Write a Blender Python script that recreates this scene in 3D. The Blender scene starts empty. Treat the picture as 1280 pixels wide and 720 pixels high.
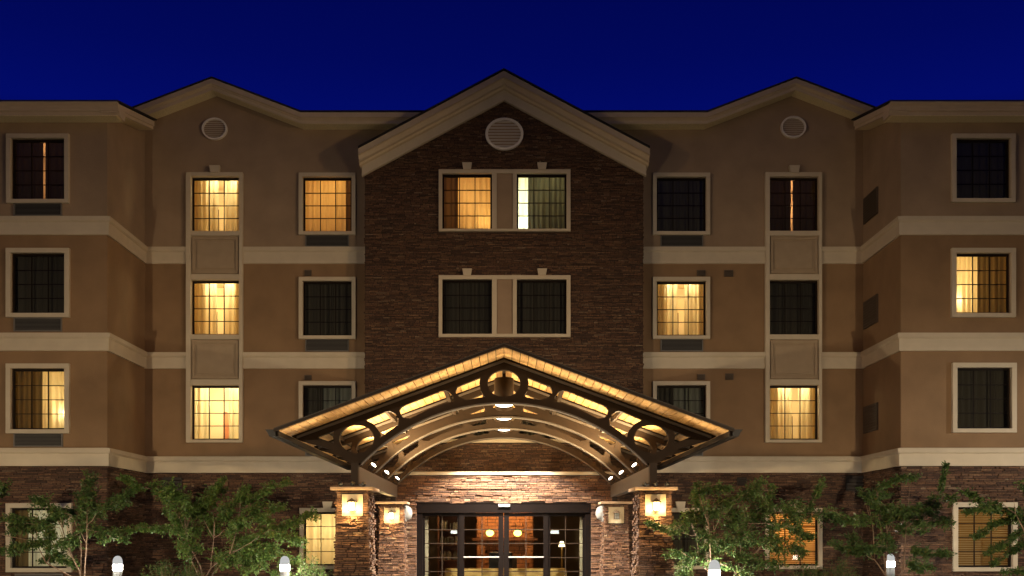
import bpy, math, random
from mathutils import Vector

# ------------------------------------------------------------------ camera, sky, exposure
scene = bpy.context.scene
COL = scene.collection
F, CX, HZ, EYE = 1311.0, 630.0, 672.0, 1.55          # focal length, axis, horizon (photo pixels), eye height


def P(px, py, Y):                                   # photo measurement at a known depth -> metres
    return ((px - CX) * Y / F, EYE + (HZ - py) * Y / F)


def PX(px, Y):
    return (px - CX) * Y / F


def PZ(py, Y):
    return EYE + (HZ - py) * Y / F


cam = bpy.data.cameras.new("camera")
cam.sensor_width = 36.0
cam.lens = 36.0 * F / 1280.0
cam.shift_x = (640 - CX) / 1280.0
cam.shift_y = (HZ - 360) / 1280.0
cam.clip_end = 2000
camo = bpy.data.objects.new("camera", cam)
COL.objects.link(camo)
camo.location = (0, 0, EYE)
camo.rotation_euler = (math.radians(90), 0, 0)
scene.camera = camo

W = bpy.data.worlds.new("World")
scene.world = W
W.use_nodes = True
wn, wl = W.node_tree.nodes, W.node_tree.links
bg = wn["Background"]
tc = wn.new("ShaderNodeTexCoord")
sep = wn.new("ShaderNodeSeparateXYZ")
ramp = wn.new("ShaderNodeValToRGB")
wl.new(tc.outputs["Generated"], sep.inputs[0])
wl.new(sep.outputs["Z"], ramp.inputs[0])
cr = ramp.color_ramp
cr.elements[0].position = 0.0
cr.elements[0].color = (0.003, 0.003, 0.008, 1)
cr.elements[1].position = 1.0
cr.elements[1].color = (0.0003, 0.0005, 0.004, 1)
for p_, c_ in ((0.02, (0.003, 0.003, 0.010)), (0.25, (0.0015, 0.002, 0.025)), (0.36, (0.0006, 0.0034, 0.135)), (0.41, (0.0004, 0.0026, 0.102)),
               (0.48, (0.0003, 0.0019, 0.074)), (0.56, (0.0004, 0.0010, 0.030)), (0.7, (0.0003, 0.0006, 0.008))):
    e = cr.elements.new(p_)
    e.color = c_ + (1,)
wl.new(ramp.outputs[0], bg.inputs[0])
bg.inputs[1].default_value = 1.0

scene.view_settings.view_transform = 'Standard'
scene.view_settings.look = 'None'
scene.view_settings.gamma = 1.0
scene.view_settings.exposure = 0.0
cy = scene.cycles
cy.use_denoising = True
cy.max_bounces = 8
cy.diffuse_bounces = 4
cy.glossy_bounces = 3
cy.transmission_bounces = 6
cy.transparent_max_bounces = 12
cy.sample_clamp_indirect = 4.0
cy.sample_clamp_direct = 30.0
cy.caustics_reflective = False
cy.caustics_refractive = False

R = random.Random(7)

# ------------------------------------------------------------------ helpers
ORI = {}


def tag(o, label=None, cat=None, group=None, kind=None):
    for k, v in (("label", label), ("category", cat), ("group", group), ("kind", kind)):
        if v:
            o[k] = v
    return o


def empty(name, loc, label=None, cat=None, group=None):
    o = bpy.data.objects.new(name, None)
    COL.objects.link(o)
    o.location = loc
    o.empty_display_size = 0.2
    ORI[o.name] = Vector(loc)
    tag(o, label, cat, group)
    return o


class MB:
    """collects geometry in world coordinates; build() links it as one mesh object"""

    def __init__(self):
        self.v, self.f = [], []

    def add(self, vs, fs):
        n = len(self.v)
        self.v += [tuple(p) for p in vs]
        self.f += [tuple(i + n for i in f) for f in fs]
        return self

    def box(self, x0, x1, y0, y1, z0, z1):
        vs = [(x, y, z) for z in (z0, z1) for y in (y0, y1) for x in (x0, x1)]
        return self.add(vs, [(0, 2, 3, 1), (4, 5, 7, 6), (0, 1, 5, 4), (2, 6, 7, 3), (0, 4, 6, 2), (1, 3, 7, 5)])

    def quad(self, a, b, c, d):
        return self.add([a, b, c, d], [(0, 1, 2, 3)])

    def prism(self, pts, y0, y1):                    # polygon in x,z pushed along y
        n = len(pts)
        vs = [(x, y0, z) for x, z in pts] + [(x, y1, z) for x, z in pts]
        fs = [tuple(range(n))[::-1], tuple(range(n, 2 * n))]
        fs += [(i, (i + 1) % n, n + (i + 1) % n, n + i) for i in range(n)]
        return self.add(vs, fs)

    def tube(self, pts, rads, n=7, cap=True):
        pts = [Vector(p) for p in pts]
        rings = []
        for i, p in enumerate(pts):
            d = (pts[min(i + 1, len(pts) - 1)] - pts[max(i - 1, 0)]).normalized()
            a = d.orthogonal().normalized()
            if i:
                a = (rings[-1][1] - d * rings[-1][1].dot(d)).normalized()
            b = d.cross(a)
            r = rads[i] if hasattr(rads, '__len__') else rads
            rings.append(([p + (a * math.cos(t) + b * math.sin(t)) * r for t in [2 * math.pi * k / n for k in range(n)]], a))
        vs = [q for ring, _ in rings for q in ring]
        fs = [(i * n + k, i * n + (k + 1) % n, (i + 1) * n + (k + 1) % n, (i + 1) * n + k)
              for i in range(len(pts) - 1) for k in range(n)]
        if cap:
            fs += [tuple(range(n))[::-1], tuple(range((len(pts) - 1) * n, len(pts) * n))]
        return self.add(vs, fs)

    def lathe(self, c, prof, n=24, axis=(0, 0, 1)):   # prof: (radius, distance along the axis)
        ax = Vector(axis).normalized()
        a = ax.orthogonal().normalized()
        b = ax.cross(a)
        c = Vector(c)
        vs = [c + ax * h + (a * math.cos(2 * math.pi * k / n) + b * math.sin(2 * math.pi * k / n)) * r
              for r, h in prof for k in range(n)]
        fs = [(i * n + k, i * n + (k + 1) % n, (i + 1) * n + (k + 1) % n, (i + 1) * n + k)
              for i in range(len(prof) - 1) for k in range(n)]
        fs += [tuple(range(n))[::-1], tuple(range((len(prof) - 1) * n, len(prof) * n))]
        return self.add(vs, fs)

    def sweep(self, path, prof, frame):
        """path points, profile points (d, h); frame(i) -> function (d, h) -> xyz; end caps closed"""
        m = len(prof)
        vs = []
        for i in range(len(path)):
            fn = frame(i)
            vs += [fn(d, h) for d, h in prof]
        fs = [(i * m + j, i * m + j + 1, (i + 1) * m + j + 1, (i + 1) * m + j)
              for i in range(len(path) - 1) for j in range(m - 1)]
        fs += [tuple(range(m)), tuple(range((len(path) - 1) * m, len(path) * m))[::-1]]
        return self.add(vs, fs)

    def build(self, name, mat, parent=None, smooth=False, bevel=0.0):
        o0 = ORI[parent.name] if parent else Vector((0, 0, 0))
        me = bpy.data.meshes.new(name)
        me.from_pydata([(x - o0.x, y - o0.y, z - o0.z) for x, y, z in self.v], [], self.f)
        me.materials.append(mat)
        if smooth:
            me.shade_smooth()
        me.update()
        o = bpy.data.objects.new(name, me)
        COL.objects.link(o)
        if parent:
            o.parent = parent
            ORI[o.name] = o0
        else:
            ORI[o.name] = Vector((0, 0, 0))
        if bevel:
            b = o.modifiers.new("bevel", 'BEVEL')
            b.width = bevel
            b.segments = 2
            b.limit_method = 'ANGLE'
        return o


def light(name, kind, loc, power, color, parent=None, size=0.05, target=None, angle=None, blend=0.5):
    l = bpy.data.lights.new(name, kind)
    l.energy = power
    l.color = color
    if kind in ('POINT', 'SPOT'):
        l.shadow_soft_size = size
    if kind == 'SPOT':
        l.spot_size = math.radians(angle)
        l.spot_blend = blend
    if kind == 'AREA':
        l.size = size
    o = bpy.data.objects.new(name, l)
    COL.objects.link(o)
    o0 = ORI[parent.name] if parent else Vector((0, 0, 0))
    o.location = Vector(loc) - o0
    if parent:
        o.parent = parent
    if target is not None:
        o.rotation_euler = (Vector(target) - Vector(loc)).to_track_quat('-Z', 'Y').to_euler()
    return o


def copy_tree(src, loc, label=None, parent=None):
    c = src.copy()
    COL.objects.link(c)
    ORI[c.name] = Vector(loc) if loc is not None else ORI[parent.name]
    if loc is not None:
        c.location = loc
    if parent:
        c.parent = parent
        c.matrix_parent_inverse = src.matrix_parent_inverse
    if label:
        c['label'] = label
    for ch in list(src.children):
        copy_tree(ch, None, None, c)
    return c


# ------------------------------------------------------------------ materials
def mat(name, col, rough=0.7, metal=0.0, noise=0.0, scale=8.0, bump=0.0, bscale=120.0, island=0.0, spec=0.5, ncol=None, detail=4):
    m = bpy.data.materials.new(name)
    m.use_nodes = True
    n, l = m.node_tree.nodes, m.node_tree.links
    b = n["Principled BSDF"]
    b.inputs["Roughness"].default_value = rough
    b.inputs["Metallic"].default_value = metal
    b.inputs["Specular IOR Level"].default_value = spec
    b.inputs["Base Color"].default_value = tuple(col) + (1,)
    t = n.new("ShaderNodeTexCoord")
    if noise or ncol:
        nz = n.new("ShaderNodeTexNoise")
        nz.inputs["Scale"].default_value = scale
        nz.inputs["Detail"].default_value = detail
        l.new(t.outputs["Object"], nz.inputs["Vector"])
        rp = n.new("ShaderNodeValToRGB")
        rp.color_ramp.elements[0].position = 0.3
        rp.color_ramp.elements[1].position = 0.7
        lo = tuple(c * (1 - noise) for c in col)
        hi = ncol if ncol else tuple(min(1, c * (1 + noise)) for c in col)
        rp.color_ramp.elements[0].color = lo + (1,)
        rp.color_ramp.elements[1].color = tuple(hi) + (1,)
        l.new(nz.outputs["Fac"], rp.inputs[0])
        out = rp.outputs[0]
        if island:
            g = n.new("ShaderNodeNewGeometry")
            mr = n.new("ShaderNodeMapRange")
            mr.inputs[3].default_value = 1 - island
            mr.inputs[4].default_value = 1 + island
            l.new(g.outputs["Random Per Island"], mr.inputs[0])
            mx = n.new("ShaderNodeVectorMath")
            mx.operation = 'SCALE'
            l.new(out, mx.inputs[0])
            l.new(mr.outputs[0], mx.inputs["Scale"])
            out = mx.outputs[0]
        l.new(out, b.inputs["Base Color"])
    if bump:
        nb = n.new("ShaderNodeTexNoise")
        nb.inputs["Scale"].default_value = bscale
        nb.inputs["Detail"].default_value = 5
        l.new(t.outputs["Object"], nb.inputs["Vector"])
        bp = n.new("ShaderNodeBump")
        bp.inputs["Strength"].default_value = bump
        bp.inputs["Distance"].default_value = 0.02
        l.new(nb.outputs["Fac"], bp.inputs["Height"])
        l.new(bp.outputs[0], b.inputs["Normal"])
    return m


def mat_stone(name, gain=1.0):
    m = mat(name, (0.14, 0.08, 0.05), rough=0.85, bump=0.7, bscale=45)
    n, l = m.node_tree.nodes, m.node_tree.links
    b = n["Principled BSDF"]
    g = n.new("ShaderNodeNewGeometry")
    rp = n.new("ShaderNodeValToRGB")
    cols = [(0.0, (0.072, 0.034, 0.019)), (0.14, (0.140, 0.066, 0.034)), (0.34, (0.175, 0.087, 0.045)), (0.50, (0.108, 0.052, 0.029)),
            (0.64, (0.158, 0.084, 0.048)), (0.78, (0.205, 0.113, 0.060)), (0.90, (0.128, 0.061, 0.033)), (0.97, (0.250, 0.165, 0.103))]
    rp.color_ramp.interpolation = 'CONSTANT'
    els = rp.color_ramp.elements
    while len(els) < len(cols):
        els.new(0.5)
    for e_, (p_, c_) in zip(els, cols):
        e_.position = p_
        e_.color = tuple(min(1, x * gain) for x in c_) + (1,)
    l.new(g.outputs["Random Per Island"], rp.inputs[0])
    nz = n.new("ShaderNodeTexNoise")
    nz.inputs["Scale"].default_value = 22
    nz.inputs["Detail"].default_value = 6
    tcx = n.new("ShaderNodeTexCoord")
    l.new(tcx.outputs["Object"], nz.inputs["Vector"])
    mr = n.new("ShaderNodeMapRange")
    mr.inputs[1].default_value, mr.inputs[2].default_value = 0.25, 0.75
    mr.inputs[3].default_value, mr.inputs[4].default_value = 0.55, 1.4
    l.new(nz.outputs["Fac"], mr.inputs[0])
    sc = n.new("ShaderNodeVectorMath")
    sc.operation = 'SCALE'
    l.new(rp.outputs[0], sc.inputs[0])
    l.new(mr.outputs[0], sc.inputs["Scale"])
    l.new(sc.outputs[0], b.inputs["Base Color"])
    return m


def mat_wood(name):
    """planks running front to back, about 16 cm wide"""
    m = mat(name, (0.5, 0.28, 0.1), rough=0.55)
    n, l = m.node_tree.nodes, m.node_tree.links
    b = n["Principled BSDF"]
    t = n.new("ShaderNodeTexCoord")
    mp = n.new("ShaderNodeMapping")
    mp.inputs["Scale"].default_value = (9, 0.8, 9)
    l.new(t.outputs["Object"], mp.inputs[0])
    nz = n.new("ShaderNodeTexNoise")
    nz.inputs["Scale"].default_value = 3.0
    nz.inputs["Detail"].default_value = 6
    nz.inputs["Distortion"].default_value = 1.2
    l.new(mp.outputs[0], nz.inputs["Vector"])
    rp = n.new("ShaderNodeValToRGB")
    rp.color_ramp.elements[0].position = 0.28
    rp.color_ramp.elements[0].color = (0.40, 0.21, 0.075, 1)
    rp.color_ramp.elements[1].position = 0.62
    rp.color_ramp.elements[1].color = (0.64, 0.41, 0.17, 1)
    l.new(nz.outputs["Fac"], rp.inputs[0])
    g = n.new("ShaderNodeNewGeometry")
    mr = n.new("ShaderNodeMapRange")
    mr.inputs[3].default_value, mr.inputs[4].default_value = 0.8, 1.15
    l.new(g.outputs["Random Per Island"], mr.inputs[0])
    sc = n.new("ShaderNodeVectorMath")
    sc.operation = 'SCALE'
    l.new(rp.outputs[0], sc.inputs[0])
    l.new(mr.outputs[0], sc.inputs["Scale"])
    l.new(sc.outputs[0], b.inputs["Base Color"])
    return m


def mat_glass(name, tint=(0.86, 0.88, 0.88), refl=0.10):
    m = bpy.data.materials.new(name)
    m.use_nodes = True
    n, l = m.node_tree.nodes, m.node_tree.links
    n.remove(n["Principled BSDF"])
    tr = n.new("ShaderNodeBsdfTransparent")
    tr.inputs[0].default_value = tint + (1,)
    gl = n.new("ShaderNodeBsdfGlossy")
    gl.inputs["Roughness"].default_value = 0.02
    fr = n.new("ShaderNodeFresnel")
    fr.inputs[0].default_value = 1.45
    mu = n.new("ShaderNodeMath")
    mu.operation = 'MULTIPLY'
    mu.inputs[1].default_value = refl * 8
    l.new(fr.outputs[0], mu.inputs[0])
    mx = n.new("ShaderNodeMixShader")
    l.new(mu.outputs[0], mx.inputs[0])
    l.new(tr.outputs[0], mx.inputs[1])
    l.new(gl.outputs[0], mx.inputs[2])
    l.new(mx.outputs[0], n["Material Output"].inputs[0])
    return m


def mat_cloth(name, dif, trans, mixv=0.5):
    m = bpy.data.materials.new(name)
    m.use_nodes = True
    n, l = m.node_tree.nodes, m.node_tree.links
    n.remove(n["Principled BSDF"])
    d = n.new("ShaderNodeBsdfDiffuse")
    t = n.new("ShaderNodeBsdfTranslucent")
    d.inputs[0].default_value = dif + (1,)
    t.inputs[0].default_value = trans + (1,)
    mx = n.new("ShaderNodeMixShader")
    mx.inputs[0].default_value = mixv
    l.new(d.outputs[0], mx.inputs[1])
    l.new(t.outputs[0], mx.inputs[2])
    l.new(mx.outputs[0], n["Material Output"].inputs[0])
    return m


def mat_emit(name, col, strength):
    m = bpy.data.materials.new(name)
    m.use_nodes = True
    n, l = m.node_tree.nodes, m.node_tree.links
    n.remove(n["Principled BSDF"])
    e = n.new("ShaderNodeEmission")
    e.inputs[0].default_value = col + (1,)
    e.inputs[1].default_value = strength
    l.new(e.outputs[0], n["Material Output"].inputs[0])
    return m


M = {
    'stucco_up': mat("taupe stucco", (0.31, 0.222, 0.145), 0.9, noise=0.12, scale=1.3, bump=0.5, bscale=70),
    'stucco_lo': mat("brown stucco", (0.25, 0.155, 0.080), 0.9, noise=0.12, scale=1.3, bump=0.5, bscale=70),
    'trim': mat("cream trim", (0.54, 0.465, 0.345), 0.75, noise=0.05, scale=3, bump=0.15, bscale=90),
    'fascia': mat("taupe fascia", (0.60, 0.49, 0.345), 0.7, noise=0.05, scale=3),
    'soffit': mat("cream soffit", (0.72, 0.62, 0.38), 0.8, noise=0.12, scale=30),
    'panel': mat("beige stucco panel", (0.37, 0.285, 0.19), 0.85, noise=0.06, scale=4, bump=0.3, bscale=80),
    'stone': mat_stone("ledger stone", 0.80),
    'mortar': mat("dark mortar", (0.025, 0.018, 0.014), 0.95),
    'shingle': mat("dark shingles", (0.022, 0.018, 0.016), 0.9, noise=0.3, scale=20),
    'bronze': mat("dark bronze frame", (0.012, 0.008, 0.006), 0.5, spec=0.1),
    'bronze_d': mat("bronze door metal", (0.0055, 0.0040, 0.0037), 0.65, noise=0.1, scale=2, spec=0.02),
    'truss': mat("brown painted steel", (0.022, 0.0150, 0.0105), 0.55, noise=0.08, scale=4, spec=0.06),
    'beam': mat("taupe painted beam", (0.060, 0.050, 0.042), 0.6, noise=0.08, scale=3),
    'fasciad': mat("dark roof fascia", (0.022, 0.015, 0.011), 0.6, spec=0.15),
    'gutter': mat("grey gutter metal", (0.02, 0.02, 0.021), 0.4, spec=0.3),
    'wood': mat_wood("pine soffit boards"),
    'capstone': mat("tan cap stone", (0.42, 0.29, 0.18), 0.85, noise=0.2, scale=9, bump=0.4, bscale=40),
    'glass': mat_glass("window glass"),
    'sheer': mat_cloth("sheer curtain", (0.62, 0.56, 0.40), (0.80, 0.68, 0.42), 0.6),
    'sheer_w': mat_cloth("white sheer curtain", (0.5, 0.5, 0.42), (0.72, 0.75, 0.62), 0.6),
    'drape': mat_cloth("olive drape", (0.13, 0.11, 0.065), (0.20, 0.13, 0.05), 0.3),
    'drape_g': mat_cloth("grey brown drape", (0.125, 0.112, 0.085), (0.07, 0.06, 0.035), 0.3),
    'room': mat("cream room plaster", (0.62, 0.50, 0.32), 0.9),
    'room_shaded': mat("room plaster with painted shade", (0.16, 0.13, 0.10), 0.9),  # darker copy of the room plaster, the shade of unlit rooms in its colour
    'doorwood': mat("red brown door wood", (0.34, 0.12, 0.045), 0.5, noise=0.2, scale=6),
    'drape_b': mat_cloth("blackout drape", (0.075, 0.066, 0.052), (0.012, 0.009, 0.004), 0.3),
    'blind': mat_cloth("wooden blind slats", (0.45, 0.30, 0.13), (0.5, 0.30, 0.10), 0.45),
    'rod': mat("dark rod", (0.05, 0.02, 0.012), 0.5),
    'grille': mat("grey grille", (0.16, 0.15, 0.135), 0.6),
    'grille_d': mat("dark grille back", (0.02, 0.02, 0.02), 0.8),
    'louver': mat("brown louvre", (0.10, 0.075, 0.055), 0.7),
    'vent': mat("white round vent", (0.78, 0.73, 0.64), 0.6),
    'dvent': mat("dark brown vent", (0.022, 0.016, 0.013), 0.7),
    'bark': mat("grey brown bark", (0.23, 0.155, 0.105), 0.9, noise=0.3, scale=30),
    'asphalt': mat("asphalt", (0.05, 0.05, 0.052), 0.9, noise=0.25, scale=40, bump=0.3, bscale=200),
    'paving': mat("dark drive paving", (0.085, 0.08, 0.075), 0.85, noise=0.1, scale=3),
    'mulch': mat("bark mulch", (0.06, 0.035, 0.022), 0.95, noise=0.4, scale=30, bump=0.8, bscale=60),
    'paint': mat("white road paint", (0.75, 0.75, 0.72), 0.8),
    'bollard': mat("white bollard paint", (0.20, 0.205, 0.205), 0.45),
    'pole': mat("grey steel pole", (0.12, 0.12, 0.12), 0.5, metal=0.6),
    'plate': mat("cream niche plate", (0.62, 0.52, 0.34), 0.7),
    'lantern': mat("bronze lantern metal", (0.10, 0.07, 0.045), 0.5),
    'unlit': mat("unlit frosted glass", (0.32, 0.34, 0.32), 0.25),
    'white': mat("white enamel", (0.25, 0.25, 0.24), 0.35),
    'sign_y': mat("yellow green sticker", (0.30, 0.78, 0.10), 0.5),
    'sign_b': mat("pale blue sign", (0.50, 0.60, 0.66), 0.5),
    'brick': mat("orange brick", (0.40, 0.16, 0.06), 0.85, noise=0.3, scale=12, bump=0.6, bscale=25),
    'lobbywall': mat("lobby plaster", (0.20, 0.14, 0.08), 0.9),
    'tan': mat("tan upholstery", (0.52, 0.34, 0.10), 0.8, noise=0.1, scale=10),
    'wooddark': mat("dark lobby wood", (0.20, 0.075, 0.03), 0.5, noise=0.25, scale=8),
    'book': mat("book covers", (0.35, 0.30, 0.22), 0.7, noise=0.6, scale=30, island=0.6),
    'black': mat("black metal", (0.015, 0.015, 0.015), 0.5),
    'lens': mat_emit("white lamp lens", (1.0, 0.88, 0.72), 14.0),
    'glow': mat_emit("warm lantern glass", (1.0, 0.72, 0.32), 16.0),
    'bglow': mat_emit("bollard lens", (1.0, 0.93, 0.80), 330.0),
    'dome': mat_emit("frosted glowing dome", (0.86, 0.86, 0.83), 0.62),
    'lensw': mat_emit("parking lamp lens", (1.0, 0.86, 0.66), 30.0),
    'shade': mat_emit("lit lamp shade", (1.0, 0.80, 0.45), 5.0),
}


def mat_leaf(name, a, b_):
    m = mat(name, a, rough=0.42, spec=0.5)
    n, l = m.node_tree.nodes, m.node_tree.links
    b = n["Principled BSDF"]
    g = n.new("ShaderNodeNewGeometry")
    rp = n.new("ShaderNodeValToRGB")
    rp.color_ramp.elements[0].color = tuple(a) + (1,)
    rp.color_ramp.elements[1].color = tuple(b_) + (1,)
    e_ = rp.color_ramp.elements.new(0.93)
    e_.color = (b_[0] * 1.2, b_[1] * 1.05, b_[2], 1)
    rp.color_ramp.elements[2].color = (0.16, 0.13, 0.03, 1)
    l.new(g.outputs["Random Per Island"], rp.inputs[0])
    l.new(rp.outputs[0], b.inputs["Base Color"])
    tl = n.new("ShaderNodeBsdfTranslucent")
    l.new(rp.outputs[0], tl.inputs[0])
    mx = n.new("ShaderNodeMixShader")
    mx.inputs[0].default_value = 0.3
    l.new(b.outputs[0], mx.inputs[1])
    l.new(tl.outputs[0], mx.inputs[2])
    l.new(mx.outputs[0], n["Material Output"].inputs[0])
    return m


M['leaf_a'] = mat_leaf("fresh green leaves", (0.050, 0.118, 0.028), (0.125, 0.220, 0.050))
M['leaf_b'] = mat_leaf("dark green leaves", (0.032, 0.084, 0.025), (0.098, 0.180, 0.045))
M['leaf_c'] = mat_leaf("shrub leaves", (0.036, 0.096, 0.030), (0.105, 0.185, 0.050))

# ------------------------------------------------------------------ parking lot lamps out of view, with an added orange pair
LAMP = (1.0, 0.78, 0.50)


def street_lamp(x, y, h, power, label, target, col=LAMP, angle=120, blend=0.6):
    t = empty("street_lamp", (x, y, 0), label, "street lamp", "parking lot lamps")
    MB().lathe((x, y, 0), [(0.25, 0), (0.25, 0.6), (0.22, 0.63), (0.08, 0.64), (0.06, h - 0.1), (0.0, h - 0.1)], 14).build("pole", M['pole'], t, True)
    d = (Vector(target) - Vector((x, y, h)))
    d.z = 0
    d.normalize()
    s = Vector((-d.y, d.x, 0))
    c = Vector((x, y, h)) + d * 0.35
    hd = MB()
    k = [c + d * a + s * b_ + Vector((0, 0, z)) for z in (-0.08, 0.08) for a, b_ in ((-0.38, -0.2), (0.3, -0.2), (0.3, 0.2), (-0.38, 0.2))]
    hd.add(k, [(3, 2, 1, 0), (4, 5, 6, 7), (0, 1, 5, 4), (1, 2, 6, 5), (2, 3, 7, 6), (3, 0, 4, 7)])
    hd.build("lamp_head", M['pole'], t)
    ln = MB()
    k = [c + d * a + s * b_ + Vector((0, 0, -0.085)) for a, b_ in ((-0.2, -0.16), (0.26, -0.16), (0.26, 0.16), (-0.2, 0.16))]
    ln.add(k, [(0, 1, 2, 3)])
    ln.build("lens", M['lensw'], t)
    light("lamp_light", 'SPOT', c + Vector((0, 0, -0.14)), power, col, t, 0.12, target, angle, blend)
    return t


street_lamp(-11.8, 8, 3.0, 7600, "short grey parking lamp left of the approach", (-7.0, 29, 5.5), angle=124, blend=1.0)
street_lamp(11.8, 8, 3.0, 7600, "short grey parking lamp right of the approach", (7.0, 29, 5.5), angle=124, blend=1.0)
street_lamp(25.0, 6.0, 9.0, 14000, "added tall orange lamp far right, warming the inner wall of the left wing", (-10.3, 28.6, 5.5), (1.0, 0.64, 0.32), 36, 1.0)  # added out of view to brighten the left wing's inner wall
street_lamp(-25.0, 6.0, 9.0, 9000, "added tall orange lamp far left, warming the inner wall of the right wing", (10.3, 28.6, 5.0), (1.0, 0.64, 0.32), 36, 1.0)  # weaker mirrored addition, out of view, for the right wing's inner wall
street_lamp(20.5, 20.5, 5.0, 2300, "tall grey parking lamp beside the right wing", (12.3, 27.2, 1.6), (1.0, 0.93, 0.84), 74, 1.0)

# ------------------------------------------------------------------ ground
YR, YW, YC, YV = 30.0, 27.15, 29.5, 28.3            # recessed facade, wings, stone gable, entrance front
g_ = MB().quad((-400, -200, 0), (400, -200, 0), (400, 600, 0), (-400, 600, 0)).build("ground", M['asphalt'])
tag(g_, kind='structure')
pv = MB().box(-4.6, 4.6, 18.6, YC, -0.05, 0.02).build("pavement", M['paving'])
tag(pv, kind='structure')
for sx, nm in ((-1, "planting_bed"), (1, "planting_bed")):
    a, b_ = sorted((sx * 4.75, sx * 18.0))
    o = MB().box(a, b_, 18.3, YR - 0.05, -0.05, 0.09).build(nm, M['mulch'])
    tag(o, kind='structure')
    k = MB()
    k.box(a - 0.15, b_ + 0.15, 18.1, 18.3, -0.05, 0.14)
    k.box(*sorted((sx * 4.6, sx * 4.75)), 18.3, 27.0, -0.05, 0.14)
    tag(k.build("kerb", M['paving']), kind='structure')
mk = MB()
for i in range(9):
    mk.box(-14 + i * 3.5 - 0.05, -14 + i * 3.5 + 0.05, 6, 11, 0.004, 0.006)
tag(mk.build("parking_markings", M['paint']), kind='structure')

# ------------------------------------------------------------------ building
B = empty("hotel_building", (0, 30, 0), "four-storey tan stucco hotel with a tall stone centre gable and flanking wings", "building")

XI = 10.27                                          # |x| of the wing's inner wall
Z3B, Z3T = PZ(591, YR), PZ(571, YR)                 # base band
Z2B, Z2T = PZ(461, YR), PZ(441, YR)
Z1B, Z1T = PZ(330, YR), PZ(309.5, YR)


def wall_holes(mb, x0, x1, z0, z1, holes, y, deep=0.16):
    xs = sorted({x0, x1, *[min(max(h[i], x0), x1) for h in holes for i in (0, 1)]})
    zs = sorted({z0, z1, *[min(max(h[i], z0), z1) for h in holes for i in (2, 3)]})
    for i in range(len(xs) - 1):
        for j in range(len(zs) - 1):
            mx, mz = (xs[i] + xs[i + 1]) / 2, (zs[j] + zs[j + 1]) / 2
            if any(h[0] < mx < h[1] and h[2] < mz < h[3] for h in holes):
                continue
            mb.quad((xs[i], y, zs[j]), (xs[i + 1], y, zs[j]), (xs[i + 1], y, zs[j + 1]), (xs[i], y, zs[j + 1]))
    for h in holes:
        a, b2, c, d = max(h[0], x0), min(h[1], x1), max(h[2], z0), min(h[3], z1)
        if a >= b2 or c >= d:
            continue
        mb.quad((a, y, c), (a, y, d), (a, y + deep, d), (a, y + deep, c))
        mb.quad((b2, y, c), (b2, y + deep, c), (b2, y + deep, d), (b2, y, d))
        mb.quad((a, y, c), (a, y + deep, c), (b2, y + deep, c), (b2, y, c))
        mb.quad((a, y, d), (b2, y, d), (b2, y + deep, d), (a, y + deep, d))
    return mb


def stones(mb, fn, u0, u1, v0, v1, holes=(), lim=None, rh=(0.026, 0.066), ln=(0.08, 0.38), proud=(0.0, 0.05), back=0.03, rng=None):
    """courses of thin split stones; fn(u, v, d) -> xyz, d towards the viewer"""
    r = rng or R
    v = v0
    while v < v1 - 0.01:
        h = min(r.uniform(*rh), v1 - v)
        vm = v + h / 2
        a, b2 = (lim(vm) if lim else (u0, u1))
        segs = [(a, b2)]
        for hx0, hx1, hz0, hz1 in holes:
            if hz0 < vm < hz1:
                ns = []
                for s0, s1 in segs:
                    if hx1 <= s0 or hx0 >= s1:
                        ns.append((s0, s1))
                    else:
                        if hx0 > s0:
                            ns.append((s0, hx0))
                        if hx1 < s1:
                            ns.append((hx1, s1))
                segs = ns
        for s0, s1 in segs:
            u = s0
            while u < s1 - 0.005:
                w = r.uniform(*ln)
                if s1 - (u + w) < ln[0] * 0.6:
                    w = s1 - u
                d = proud[0] + (proud[1] - proud[0]) * r.random() ** 1.4
                g = 0.004
                ua, ub, va, vb = u + g, u + w - g, v + g * r.random(), v + h - g
                dj = [d + r.uniform(-0.006, 0.006) for _ in range(4)]
                i_ = min(0.006, w * 0.1)
                vs = [fn(ua, va, -back), fn(ub, va, -back), fn(ub, vb, -back), fn(ua, vb, -back),
                      fn(ua + i_, va + i_ * r.random(), dj[0]), fn(ub - i_, va + i_ * r.random(), dj[1]),
                      fn(ub - i_ * r.random(), vb - i_, dj[2]), fn(ua + i_ * r.random(), vb - i_, dj[3])]
                mb.add(vs, [(4, 5, 6, 7), (0, 1, 5, 4), (1, 2, 6, 5), (2, 3, 7, 6), (3, 0, 4, 7)])
                u += w
        v += h
    return mb


def plan_sweep(mb, pts, prof):
    """profile (d, z) swept along a plan polyline, d to the right-hand side (towards the viewer)"""
    n = len(pts)
    nr = []
    for i in range(n - 1):
        dx, dy = pts[i + 1][0] - pts[i][0], pts[i + 1][1] - pts[i][1]
        L = math.hypot(dx, dy)
        nr.append((dy / L, -dx / L))

    def frame(i):
        if i == 0 or i == n - 1:
            q = nr[0] if i == 0 else nr[-1]
        else:
            a, b2 = nr[i - 1], nr[i]
            k = 1 + a[0] * b2[0] + a[1] * b2[1]
            q = ((a[0] + b2[0]) / k, (a[1] + b2[1]) / k)
        return lambda d, z: (pts[i][0] + q[0] * d, pts[i][1] + q[1] * d, z)
    return mb.sweep(pts, prof, frame)


# ---- window schedule.  glass rectangle in photo pixels at the wall's depth
HOLES = {'R': [], 'W': [], 'C': []}
WINDOWS = []


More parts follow.
